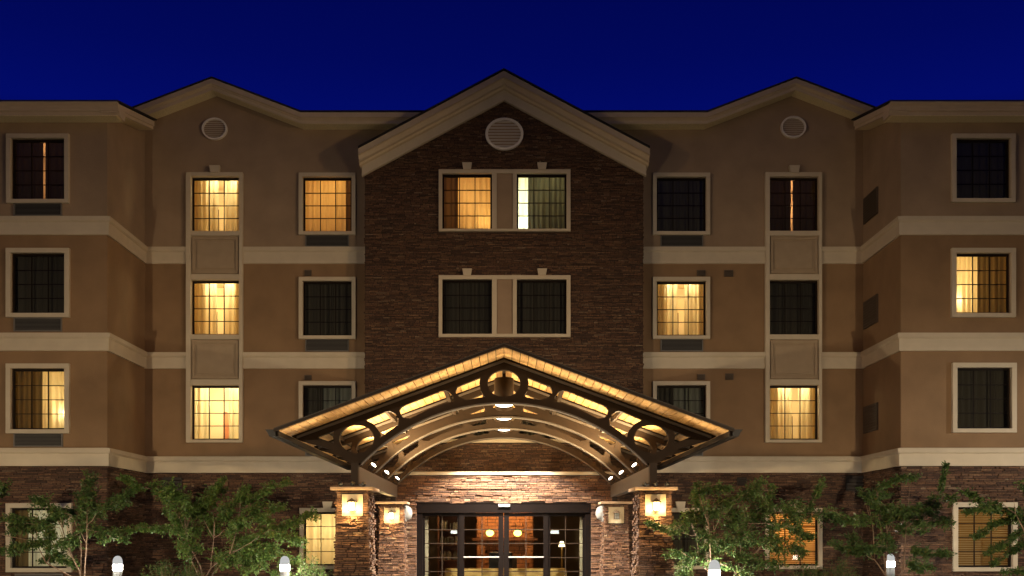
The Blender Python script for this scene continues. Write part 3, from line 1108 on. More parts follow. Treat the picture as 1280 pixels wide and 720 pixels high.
# doors
D = MB()
yf, yb = YV + 0.01, YV + 0.14
dz1, dz2 = PZ(641, YV), PZ(644, YV)
D.box(DX0, DX1, yf - 0.03, yb, dz1, DZ - 0.002)              # header
D.box(DX0, PX(528, YV), yf, yb, 0.02, dz1)
D.box(PX(731.5, YV), DX1, yf, yb, 0.02, dz1)
D.box(DX0 - 0.03, DX1 + 0.03, yf - 0.045, yf - 0.01, DZ - 0.03, DZ + 0.012)
DF = D.build("entrance_frame", M['bronze_d'], B)
MB().box(PX(623, YV), PX(637.5, YV), yf - 0.09, yf - 0.032, PZ(633.8, YV), PZ(630, YV)).build("door_sensor", M['white'], DF, bevel=0.01)


def leaf(a, b2, name, stile, y, muntx, bar):
    x0, x1 = PX(a, YV), PX(b2, YV)
    w = stile * YV / F
    lf = MB()
    lf.box(x0, x0 + w, y, y + 0.05, 0.03, dz1 - 0.003)
    lf.box(x1 - w, x1, y, y + 0.05, 0.03, dz1 - 0.003)
    lf.box(x0 + w, x1 - w, y + 0.002, y + 0.048, dz2 - 0.03, dz1 - 0.005)
    lf.box(x0 + w, x1 - w, y + 0.002, y + 0.048, 0.03, 0.25)
    o = lf.build(name, M['bronze_d'], B)
    MB().box(x0 + w - 0.01, x1 - w + 0.01, y + 0.02, y + 0.03, 0.2, dz2).build("pane", M['glass'], o)
    mu = MB()
    for py in (662, 679.3, 697, 714.5, 732):
        mu.box(x0 + w, x1 - w, y + 0.012, y + 0.019, PZ(py, YV) - 0.011, PZ(py, YV) + 0.011)
    mu.box(PX(muntx, YV) - 0.011, PX(muntx, YV) + 0.011, y + 0.010, y + 0.018, 0.25, dz2 - 0.03)
    mu.build("muntin", M['truss'], o)
    if bar:
        MB().box(x0 + w - 0.02, x1 - w + 0.02, y - 0.05, y - 0.02, PZ(697.2, YV), PZ(695.6, YV)).build("push_bar", M['white'], o, bevel=0.008)
    return o


leaf(528, 574.5, "sidelight_panel", 3, YV + 0.07, 552.5, False)
leaf(574, 629.3, "sliding_door", 6.3, YV + 0.03, 602.5, True)
leaf(629.9, 685.5, "sliding_door", 6.3, YV + 0.03, 657.5, True)
leaf(685, 731.5, "sidelight_panel", 3, YV + 0.07, 707, False)


def sticker(px, py, rx, rz, nm, m_, oval=True, y=YV + 0.044, label=None, cat=None, group=None):
    x, z = P(px, py, YV)
    a, c = rx * YV / F, rz * YV / F
    s_ = MB()
    if oval:
        n = 28
        s_.prism([(x + a * math.cos(2 * math.pi * i / n), z + c * math.sin(2 * math.pi * i / n)) for i in range(n)], y, y + 0.004)
    else:
        s_.box(x - a, x + a, y, y + 0.004, z - c, z + c)
    return tag(s_.build(nm, m_), label, cat, group)


sticker(612.3, 666.4, 5, 3.9, "door_sticker", M['sign_y'], True, label="yellow-green oval sticker on the left sliding door", cat="sticker", group="door stickers")
sticker(647, 666.4, 5, 3.9, "door_sticker", M['sign_y'], True, label="yellow-green oval sticker on the right sliding door", cat="sticker", group="door stickers")
sticker(568, 665, 4.6, 2.0, "door_sign", M['sign_b'], False, YV + 0.095, "small pale blue sign on the left fixed door panel", "sign", "small glass signs")
sticker(693.5, 665, 5.2, 2.0, "door_sign", M['sign_b'], False, YV + 0.095, "small pale blue sign on the right fixed door panel", "sign", "small glass signs")

# lobby seen through the glass
lb = MB()
lx, ly0, ly1, lz = 4.4, YC + 0.25, 36.0, 2.85
lb.quad((-lx, ly1, 0.02), (lx, ly1, 0.02), (lx, ly1, lz), (-lx, ly1, lz))
for s in (-1, 1):
    lb.quad((s * lx, ly0, 0.02), (s * lx, ly1, 0.02), (s * lx, ly1, lz), (s * lx, ly0, lz))
    lb.quad((s * 2.32, YV + 0.2, 0.02), (s * 2.32, ly0, 0.02), (s * 2.32, ly0, lz), (s * 2.32, YV + 0.2, lz))
    lb.quad((s * 2.32, ly0, 0.02), (s * lx, ly0, 0.02), (s * lx, ly0, lz), (s * 2.32, ly0, lz))
lb.quad((-lx, YV + 0.2, lz), (lx, YV + 0.2, lz), (lx, ly1, lz), (-lx, ly1, lz))
lb.quad((-lx, YV + 0.2, 0.025), (lx, YV + 0.2, 0.025), (lx, ly1, 0.025), (-lx, ly1, 0.025))
lb.build("lobby_interior", M['lobbywall'], B)
jt = MB()
for s in (-1, 1):
    a, b2 = sorted((s * 2.16, s * 2.06))
    jt.box(a, b2, YV + 0.24, YV + 0.30, 0.03, 2.2)
jt.build("inner_jamb_trim", M['plate'], B)
fp = empty("stone_fireplace", (0, 33, 0.025), "tall orange stone fireplace glowing in the lobby behind the doors", "fireplace")
f1 = MB()
f1.box(-0.9, 0.95, 33.2, 33.6, 0.025, 2.6)
f1.build("chimney_breast", M['mortar'], fp)
fs_ = MB()
stones(fs_, lambda u, v, d: (u, 33.2 - d, v), -0.9, 0.95, 0.03, 2.55, [(-0.35, 0.4, 0.3, 0.95)], rh=(0.08, 0.16), ln=(0.15, 0.4))
for cx in (-0.72, 0.78):
    stones(fs_, lambda u, v, d: (u, 33.0 - d, v), cx - 0.13, cx + 0.13, 0.03, 2.3, rh=(0.08, 0.14), ln=(0.1, 0.26))
fs_.build("stone_facing", M['brick'], fp)
MB().box(-1.0, 1.05, 32.9, 33.15, 1.46, 1.54).build("mantel", M['wooddark'], fp)
ch_ = empty("lobby_armchair", (-0.1, 31, 0.025), "dark lobby armchair in front of the fireplace", "armchair")
MB().box(-0.45, 0.25, 31.0, 31.12, 0.5, 1.12).build("backrest", M['black'], ch_, bevel=0.04)
MB().box(-0.45, 0.25, 31.12, 31.65, 0.38, 0.52).build("seat", M['black'], ch_, bevel=0.03)
for s in (-0.45, 0.19):
    MB().box(s, s + 0.06, 31.05, 31.62, 0.03, 0.72).build("armrest", M['black'], ch_, bevel=0.02)
sfa = empty("lobby_bench", (0, 30.2, 0.025), "long tan upholstered bench just inside the entrance doors", "bench")
MB().box(-1.7, 1.8, 30.0, 30.5, 0.3, 0.66).build("cushion", M['tan'], sfa, bevel=0.05)
MB().box(-1.65, 1.75, 30.05, 30.45, 0.03, 0.3).build("base", M['wooddark'], sfa)
bs = empty("bookcase", (-1.5, 31.4, 0.025), "brown wooden bookcase behind the left fixed door panel", "bookcase")
m_ = MB()
for x in (-1.98, -1.25):
    m_.box(x, x + 0.06, 31.2, 31.55, 0.03, 2.3)
m_.box(-1.92, -1.25, 31.5, 31.54, 0.03, 2.28)
m_.build("side_panels", M['wooddark'], bs)
sh = MB()
for z in (0.4, 0.85, 1.3, 1.75, 2.24):
    sh.box(-1.92, -1.25, 31.2, 31.5, z, z + 0.035)
sh.build("shelf", M['wooddark'], bs)
bkm = MB()
for z in (0.885, 1.335, 1.785):
    x = -1.9
    while x < -1.35:
        w = R.uniform(0.025, 0.05)
        if R.random() < 0.75:
            bkm.box(x, x + w - 0.004, 31.24, 31.42, z, z + R.uniform(0.18, 0.28))
        x += w
tag(bkm.build("shelf_books", M['book']), "mixed row of books standing on the bookcase shelves", "books", kind="stuff")
fl = empty("floor_lamp", (1.72, 31.2, 0.025), "lit floor lamp with a slim pole behind the right fixed door panel", "lamp")
MB().tube([(1.72, 31.2, 0.03), (1.72, 31.2, 1.28)], 0.02, 10).build("pole", M['tan'], fl)
MB().lathe((1.72, 31.2, 0.03), [(0.15, 0), (0.15, 0.02), (0.03, 0.04)], 20).build("base", M['wooddark'], fl)
MB().lathe((1.72, 31.2, 1.28), [(0.10, 0), (0.05, 0.16)], 16).build("lamp_shade", M['shade'], fl)
light("lobby_light", 'POINT', (0.0, 32.2, 2.6), 150, (1.0, 0.60, 0.25), B, 0.15)
light("lobby_light", 'POINT', (-2.4, 30.9, 2.6), 30, (1.0, 0.66, 0.3), B, 0.12)
light("lobby_light", 'POINT', (2.4, 30.9, 2.6), 30, (1.0, 0.66, 0.3), B, 0.12)
light("lobby_light", 'POINT', (0.0, 29.2, 2.7), 18, (1.0, 0.72, 0.35), B, 0.12)

# ------------------------------------------------------------------ entrance canopy
YT = [20.8, 23.2, 25.65, 28.05]
YE0, YE1 = 19.62, 29.42
CAZ, CSL, CEX = 5.11, 0.370, 4.24                   # underside apex, slope, eave half width
CN = empty("entrance_canopy", (0, 24, 0), "gabled entrance canopy with arched brown steel trusses and a glowing wood ceiling", "canopy")


def curve_plate(name, outline, holes, y0, y1, m_, parent):
    cu = bpy.data.curves.new(name, 'CURVE')
    cu.dimensions = '2D'
    cu.fill_mode = 'BOTH'
    for loop in [outline] + holes:
        sp = cu.splines.new('POLY')
        sp.points.add(len(loop) - 1)
        for i, (x, z) in enumerate(loop):
            sp.points[i].co = (x, z, 0, 1)
        sp.use_cyclic_u = True
    cu.extrude = (y1 - y0) / 2
    tmp = bpy.data.objects.new("tmp", cu)
    COL.objects.link(tmp)
    me = bpy.data.meshes.new_from_object(tmp.evaluated_get(bpy.context.evaluated_depsgraph_get()))
    me.name = name
    bpy.data.objects.remove(tmp)
    bpy.data.curves.remove(cu)
    o0 = ORI[parent.name]
    yc = (y0 + y1) / 2
    for v in me.vertices:
        x, z, dep = v.co
        v.co = (x - o0.x, yc - dep - o0.y, z - o0.z)
    me.flip_normals()
    me.materials.clear()
    me.materials.append(m_)
    o = bpy.data.objects.new(name, me)
    COL.objects.link(o)
    o.parent = parent
    ORI[o.name] = o0
    return o


KT = 20.8


def tp(px, py):
    return P(px, py, KT)


def ell(cx, cyy, rx, ry, n=40):
    return [tp(cx + rx * math.cos(2 * math.pi * i / n), cyy + ry * math.sin(2 * math.pi * i / n)) for i in range(n)]


def rounded(pts, it=2):
    for _ in range(it):
        q = []
        for i in range(len(pts)):
            a, b2 = pts[i], pts[(i + 1) % len(pts)]
            q += [(a[0] * .75 + b2[0] * .25, a[1] * .75 + b2[1] * .25), (a[0] * .25 + b2[0] * .75, a[1] * .25 + b2[1] * .75)]
        pts = q
    return pts


def arch(dx):
    return 503.3 + 246 - math.sqrt(246 ** 2 - dx * dx)


left_out = [(366, 546.5), (375, 551), (396, 557), (412, 561.5), (424, 568), (437, 578), (440.5, 583), (449, 583)]
left_arch = [(630 - d, arch(d)) for d in range(180, -1, -6)]
outl = left_out + left_arch[1:]
right = [(1260 - x, y) for x, y in reversed(outl[:-1])]
outline = [tp(x, y) for x, y in outl + right + [(894, 545.0), (630, 447.3), (366, 545.0)]]
holesL = [
    [(569.3, 491), (572, 484), (600.5, 472.6), (599.3, 480), (601, 489), (605.5, 496.5), (584, 500.6), (575, 497.5)],
    [(499.8, 513), (502.5, 509), (508, 506.3), (551, 489.2), (557, 488.4), (562.5, 491), (567, 497), (567.5, 502.2), (556, 505.2), (534, 513), (513.5, 523.4), (506, 523), (501.5, 519.5)],
    [(457.3, 525.3), (482, 515.2), (488, 514.4), (495, 517.8), (498.8, 524.5), (498, 531.8), (488, 538.5), (476.8, 547), (474.8, 540), (467.5, 530.5)],
    [(397.5, 547), (418.6, 539), (417, 546.5), (418, 554.3)],
]
holes = []
for hl in holesL:
    sm = hl
    holes.append([tp(x, y) for x, y in sm])
    holes.append([tp(1260 - x, y) for x, y in reversed(sm)])
holes.append(ell(630, 479.8, 20.4, 16.8))
holes.append(ell(446.3, 548.7, 21.5, 17.6))
holes.append(ell(813.7, 548.7, 21.5, 17.6))
tr0 = curve_plate("truss", outline, holes, YT[0] - 0.07, YT[0] + 0.07, M['truss'], CN)


def flange(y):
    """lip along the underside of the arch and along the top chord"""
    mb = MB()
    pts = [tp(630 + d, arch(d)) for d in range(-178, 179, 4)]
    mb.sweep(pts, [(-0.10, -0.03), (0.10, -0.03), (0.10, -0.002), (-0.10, -0.002), (-0.10, -0.03)], lambda i: (lambda d, h: (pts[i][0], y - d, pts[i][1] + h)))
    q = [tp(372, 545.6), tp(630, 450.2), tp(888, 545.6)]
    mb.sweep(q, [(0.07, 0.0), (0.10, 0.0), (0.10, -0.05), (0.07, -0.05)], lambda i: (lambda d, h: (q[i][0], y - d, q[i][1] + h)))
    return mb


flange(YT[0]).build("arch_flange", M['beam'], tr0)
for y in YT[1:]:
    c = tr0.copy()
    COL.objects.link(c)
    c.parent = CN
    c.location = (0, y - YT[0], 0)
    ORI[c.name] = ORI[CN.name]
    for k in tr0.children:
        kk = k.copy()
        COL.objects.link(kk)
        kk.parent = c
        ORI[kk.name] = ORI[CN.name]


def roof_z(x):
    return CAZ - CSL * abs(x)


# boarded ceiling, plank by plank
wd = MB()
for s in (-1, 1):
    x = 0.0
    pw = 0.155
    while x < CEX - 0.01:
        x2 = min(x + pw, CEX)
        g = 0.007
        a, b2 = s * (x + g), s * (x2 - g)
        vs = [(a, YE0 + 0.03, roof_z(a)), (b2, YE0 + 0.03, roof_z(b2)), (b2, YE1, roof_z(b2)), (a, YE1, roof_z(a))]
        vs += [(p[0], p[1], p[2] + 0.025) for p in vs]
        wd.add(vs, [(0, 1, 2, 3), (4, 7, 6, 5), (0, 4, 5, 1), (1, 5, 6, 2), (2, 6, 7, 3), (3, 7, 4, 0)])
        x = x2
wd.build("wood_ceiling", M['wood'], CN)
pth = [(-CEX - 0.06, roof_z(CEX + 0.06)), (0, CAZ), (CEX + 0.06, roof_z(CEX + 0.06))]
rfm = MB()
rfm.sweep(pth, [(-YE0 + 0.02, 0.027), (-YE0 + 0.02, 0.08), (-YE1, 0.08), (-YE1, 0.027), (-YE0 + 0.02, 0.027)], lambda i: (lambda d, h: (pth[i][0], -d, pth[i][1] + h)))
rfm.build("roof", M['shingle'], CN)
fa = MB()
fa.sweep(pth, [(-YE0 + 0.06, 0.005), (-YE0 + 0.06, 0.066), (-YE0 + 0.022, 0.066), (-YE0 + 0.022, 0.005), (-YE0 + 0.06, 0.005)][::-1], lambda i: (lambda d, h: (pth[i][0], -d, pth[i][1] + h)))
fa.build("front_fascia", M['fasciad'], CN)
el = MB()
el.sweep(pth, [(-YE0 + 0.07, 0.055), (-YE0 + 0.07, 0.064), (-YE0 + 0.061, 0.064), (-YE0 + 0.061, 0.055)][::-1], lambda i: (lambda d, h: (pth[i][0], -d, pth[i][1] + h)))
el.build("drip_edge", M['beam'], CN)
for s in (-1, 1):
    zb = roof_z(CEX)
    eb = MB()
    a, b2 = sorted((s * (CEX - 0.02), s * (CEX + 0.03)))
    eb.box(a, b2, YE0 + 0.025, YE1, zb - 0.09, zb + 0.02)
    eb.build("eave_board", M['fasciad'], CN)
    gt = MB()
    x0 = CEX + 0.035
    pr = [(x0, zb + 0.03), (x0, zb - 0.10), (x0 + 0.11, zb - 0.10), (x0 + 0.15, zb - 0.02), (x0 + 0.19, zb + 0.03), (x0 + 0.18, zb + 0.03), (x0 + 0.14, zb - 0.01), (x0 + 0.10, zb - 0.09), (x0 + 0.01, zb - 0.09), (x0 + 0.01, zb + 0.03)]
    gt.prism([(s * x, z) for x, z in pr], YE0 - 0.02, YE1)
    gt.prism([(s * x, z) for x, z in pr[:5]], YE0 - 0.024, YE0 - 0.021)
    gt.build("gutter", M['gutter'], CN)
    # long beam over the pillars, posts under it, purlins
    a, b2 = sorted((s * 2.86, s * 3.02))
    MB().box(a, b2, 20.72, 28.15, 2.63, 2.955).build("side_beam", M['beam'], CN, bevel=0.008)
    MB().box(s * 2.94 - 0.07, s * 2.94 + 0.07, 20.62, 20.717, 2.58, 3.02).build("post", M['fasciad'], CN)
    MB().box(s * 2.94 - 0.07, s * 2.94 + 0.07, 27.8, 27.95, 2.53, 2.63).build("post", M['fasciad'], CN)
for x in (-3.55, 3.55, -1.2, 1.2, -2.4, 2.4, 0):
    zz = roof_z(x)
    MB().box(x - 0.035, x + 0.035, YT[0] + 0.075, YE1, zz - 0.13, zz - 0.02 - 0.37 * 0.035).build("purlin", M['truss'], CN)

# cylinder downlights along the ridge
def downlight(y, label):
    t = empty("cylinder_downlight", (0, y, 4.31), label, "downlight", "cylinder downlights under the canopy ridge")
    MB().lathe((0, y, 4.33), [(0.195, 0), (0.205, 0.01), (0.205, 0.55), (0.19, 0.56), (0.0, 0.56)], 28).build("lamp_housing", M['truss'], t, True)
    MB().lathe((0, y, 4.30), [(0.0, 0), (0.12, 0.004), (0.185, 0.03), (0.185, 0.031)], 28).build("lens", M['lens'], t, True)
    MB().tube([(0, y, 4.89), (0, y, 4.985)], 0.03, 10).build("stem", M['truss'], t)
    light("downlight_lamp", 'SPOT', (0, y, 4.27), 4600, (1.0, 0.90, 0.74), t, 0.14, (0, y + 0.4, 0), 126, 0.35)


for y, lb_ in zip((22.0, 24.45, 26.95), ("front cylinder downlight hanging inside the canopy's first ring", "middle cylinder downlight under the canopy ridge", "rear cylinder downlight nearest the entrance doors")):
    downlight(y, lb_)

# uplights at the arch springings
n_up = 0
for s, sn in ((-1, "left"), (1, "right")):
    for y, yn in zip((22.0, 24.45, 26.9), ("front", "middle", "rear")):
        c = Vector((s * 2.80, y, 2.99))
        ax = Vector((-s * 0.62, -0.30, 0.72)).normalized()
        t = empty("canopy_uplight", c, f"small bright uplight on the {sn} canopy beam, {yn} one of three", "uplight", "uplights on the canopy beams")
        MB().lathe(c - ax * 0.02, [(0.05, 0), (0.072, 0.02), (0.072, 0.13), (0.062, 0.131), (0.0, 0.131)], 18, ax).build("lamp_housing", M['truss'], t, True)
        MB().lathe(c + ax * 0.112, [(0.060, 0), (0.045, 0.013), (0.0, 0.018)], 18, ax).build("lens", M['lens'], t, True)
        MB().box(c.x - 0.03, c.x + 0.03, y - 0.03, y + 0.03, 2.957, 3.0).build("bracket", M['truss'], t)
        light("uplight_lamp", 'SPOT', c + ax * 0.18, 1400, (1.0, 0.71, 0.35), t, 0.05, c + Vector((-s * 0.5, (-0.35 if yn == 'rear' else 0.1), 0.9)), (128 if yn == 'rear' else 140), 0.55)


# ------------------------------------------------------------------ stone pillars
def pillar(s, y0, dep, zt, label, rng):
    cx = s * 2.95
    t = empty("stone_pillar", (cx, y0 + dep / 2, 0), label, "pillar", "canopy pillars")
    hw0, hw1 = 0.40, 0.325                            # half widths, bottom and top
    ds = dep / 2
    yc = y0 + ds
    H = zt - 0.10

    def k(v):
        return hw0 + (hw1 - hw0) * v / H - 0.02

    def kd(v):
        return ds + 0.05 * (1 - v / H) - 0.02
    co = MB()
    vs = [(cx + a * (k(z) - 0.03), yc + b2 * (kd(z) - 0.03), z) for z in (0.02, H) for a, b2 in ((-1, -1), (1, -1), (1, 1), (-1, 1))]
    co.add(vs, [(0, 1, 5, 4), (1, 2, 6, 5), (2, 3, 7, 6), (3, 0, 4, 7), (4, 5, 6, 7)])
    co.build("core", M['mortar'], t)
    st_ = MB()
    kw = dict(rh=(0.026, 0.06), ln=(0.08, 0.32), proud=(-0.008, 0.042), back=0.05, rng=rng)
    nic = [(-0.20, 0.20, zt - 0.60, zt - 0.175)]
    stones(st_, lambda u, v, d: (cx + u * k(v) / 0.34, yc - kd(v) - d, v), -0.34, 0.34, 0.03, H, [(-0.2 * 0.34 / 0.31, 0.2 * 0.34 / 0.31, nic[0][2], nic[0][3])], **kw)
    for q in (-1, 1):
        stones(st_, lambda u, v, d, q=q: (cx + q * (k(v) + d), yc + u * kd(v) / ds, v), -ds, ds, 0.03, H, **kw)
    stones(st_, lambda u, v, d: (cx + u * k(v) / 0.34, yc + kd(v) + d, v), -0.34, 0.34, 0.03, H, **kw)
    st_.build("stone_shaft", M['stone'], t)
    cpx = MB()
    cpx.box(cx - 0.42, cx + 0.42, yc - ds - 0.10, yc + ds + 0.06, zt - 0.098, zt - 0.035)
    cpx.build("cap", M['capstone'], t, bevel=0.012)
    return t, cx, yc - kd(zt - 0.4)


def lantern(cx, yf, zt, lit, label, scale=1.0):
    """cream niche plate with a small roofed lantern"""
    t = empty("wall_lantern", (cx, yf, zt - 0.6), label, "lantern", "pillar lanterns")
    zb, z1 = zt - 0.60, zt - 0.175
    y = yf + 0.02
    pl = MB()
    pl.box(cx - 0.2, cx + 0.2, y, y + 0.02, zb, z1)
    for q in (-1, 1):
        a, b2 = sorted((cx + q * 0.2, cx + q * 0.185))
        pl.box(a, b2, y - 0.035, y - 0.001, zb + 0.002, z1 - 0.002)
    pl.build("back_plate", M['plate'], t)
    zc = zb + 0.19
    bd = MB()
    yl = y - 0.11
    bd.box(cx - 0.022, cx + 0.022, y - 0.09, y - 0.001, zc + 0.03, zc + 0.07)
    for a in (-1, 1):
        for b2 in (-1, 1):
            bd.box(cx + a * 0.062 - 0.008, cx + a * 0.062 + 0.008, yl + b2 * 0.062 - 0.008, yl + b2 * 0.062 + 0.008, zc - 0.075, zc + 0.075)
    bd.box(cx - 0.075, cx + 0.075, yl - 0.075, yl + 0.075, zc - 0.09, zc - 0.075)
    bd.box(cx - 0.058, cx + 0.058, yl - 0.069, yl - 0.062, zc - 0.006, zc + 0.006)
    bd.box(cx - 0.006, cx + 0.006, yl - 0.070, yl - 0.061, zc - 0.075, zc + 0.075)
    bd.build("lantern_body", M['lantern'], t)
    rf_ = MB()
    vs = [(cx - 0.1, yl - 0.1, zc + 0.075), (cx + 0.1, yl - 0.1, zc + 0.075), (cx + 0.1, yl + 0.1, zc + 0.075), (cx - 0.1, yl + 0.1, zc + 0.075), (cx, yl, zc + 0.16)]
    rf_.add(vs, [(3, 2, 1, 0), (0, 1, 4), (1, 2, 4), (2, 3, 4), (3, 0, 4)])
    rf_.build("lantern_roof", M['lantern'], t)
    MB().box(cx - 0.054, cx + 0.054, yl - 0.056, yl + 0.056, zc - 0.074, zc + 0.074).build("lantern_glass", M['glow' if lit else 'unlit'], t)
    if lit:
        light("lantern_lamp", 'POINT', (cx, yl - 0.13, zc - 0.02), 40, (1.0, 0.62, 0.22), t, 0.04)
        for q in (-1, 1):
            light("lantern_lamp", 'POINT', (cx + q * 0.105, yl + 0.0, zc - 0.05), 7, (1.0, 0.66, 0.26), t, 0.03)
        light("lantern_lamp", 'SPOT', (cx, yl, zc - 0.10), 70, (1.0, 0.62, 0.22), t, 0.04, (cx, yl - 0.02, 0), 120, 0.6)


for s, sn in ((-1, "left"), (1, "right")):
    rng = random.Random(31 + s)
    t, cx, yf = pillar(s, 20.4, 0.85, 2.57, f"battered brown stone pillar at the {sn} front corner of the canopy", rng)
    lantern(cx, yf, 2.57, True, f"glowing lantern on a cream plate, front {sn} pillar")
    # uplight standing on the cap, hidden behind its rim from below
    u = empty("cap_uplight", (cx, 20.4, 2.55), f"row of three small uplights on top of the front {sn} pillar cap", "uplight", "uplights on the pillar caps")
    for dx, tx, pw in ((-0.2, 0.5, 150), (0.0, 2.2, 55), (0.2, 3.9, 50)):
        c = Vector((cx + s * dx, 20.36, 2.56))
        ax = (Vector((s * tx, 19.6, roof_z(tx))) - c).normalized()
        MB().lathe(c, [(0.045, 0), (0.045, 0.07), (0.038, 0.071), (0.0, 0.071)], 14, ax).build("lamp_housing", M['black'], u)
        light("cap_lamp", 'SPOT', c + ax * 0.09, pw * 1.9, (1.0, 0.78, 0.45), u, 0.03, (s * tx, 19.6, roof_z(tx)), 62, 0.9)
    t, cx, yf = pillar(s, 27.55, 0.62, 2.53, f"brown stone pillar beside the {sn} end of the entrance doors", rng)
    lantern(cx, yf, 2.53, s < 0, "glowing lantern on a cream plate, rear left pillar" if s < 0 else "unlit lantern on a cream plate, rear right pillar")
    # oval bulkhead lamp on the pillar's inner face
    xi = cx - s * 0.325
    b3 = empty("bulkhead_lamp", (xi, 27.9, 2.2), f"white oval bulkhead lamp on the inner face of the rear {sn} pillar", "lamp", "oval bulkhead lamps")
    ob = MB()
    n = 24
    vs, fs = [], []
    prof_ = [(1.0, -0.02), (1.0, 0.05), (0.92, 0.10), (0.70, 0.155), (0.35, 0.185), (0.05, 0.19)]
    for kx, dd in prof_:
        for i in range(n):
            a = 2 * math.pi * i / n
            vs.append((xi - s * dd, 27.88 + 0.15 * kx * math.cos(a), 2.2 + 0.195 * kx * math.sin(a)))
    for j in range(len(prof_) - 1):
        fs += [(j * n + i, j * n + (i + 1) % n, (j + 1) * n + (i + 1) % n, (j + 1) * n + i) for i in range(n)]
    fs.append(tuple(range((len(prof_) - 1) * n, len(prof_) * n)))
    ob.add(vs, fs)
    ob.build("lamp_cover", M['white'], b3, True)
    MB().box(*sorted((xi + s * 0.02, xi - s * 0.03)), 27.70, 28.06, 1.98, 2.42).build("mounting_plate", M['white'], b3)

# ------------------------------------------------------------------ bollard lights
bol = None
for px, y, lbl in ((147, 23.0, "white glowing bollard between the two left trees"), (356, 22.8, "white glowing bollard right of the large left tree"),
                   (893, 18.9, "white glowing bollard in front of the dense right tree"), (1113, 25.9, "white glowing bollard under the slender right tree")):
    x = PX(px, y)
    z = 1.15
    if bol is None:
        bol = empty("bollard_light", (x, y, 0), lbl, "bollard", "bollard lights along the planting beds")
        MB().lathe((x, y, 0.02), [(0.102, 0), (0.102, 0.80), (0.09, 0.81), (0.0, 0.81)], 24).build("post", M['bollard'], bol, True)
        MB().lathe((x, y, 0.832), [(0.095, 0), (0.105, 0.005), (0.105, 0.125), (0.095, 0.13)], 24).build("lens", M['bglow'], bol, True)
        MB().lathe((x, y, 0.964), [(0.106, 0), (0.106, 0.04), (0.098, 0.10), (0.075, 0.15), (0.04, 0.18), (0.0, 0.186)], 24).build("dome_cap", M['dome'], bol, True)
    else:
        copy_tree(bol, (x, y, 0), lbl)


# ------------------------------------------------------------------ trees and shrubs
def leaf_quad(mb, c, d, up, L, Wd):
    d = d.normalized()
    s = d.cross(up)
    if s.length < 1e-3:
        s = d.orthogonal()
    s.normalize()
    n = s.cross(d)
    a, b2, c2, e = c, c + d * L * 0.5 + s * Wd * 0.5 - n * L * 0.06, c + d * L - n * L * 0.18, c + d * L * 0.5 - s * Wd * 0.5 - n * L * 0.06
    mb.add([a, b2, c2, e], [(0, 1, 2), (0, 2, 3)])


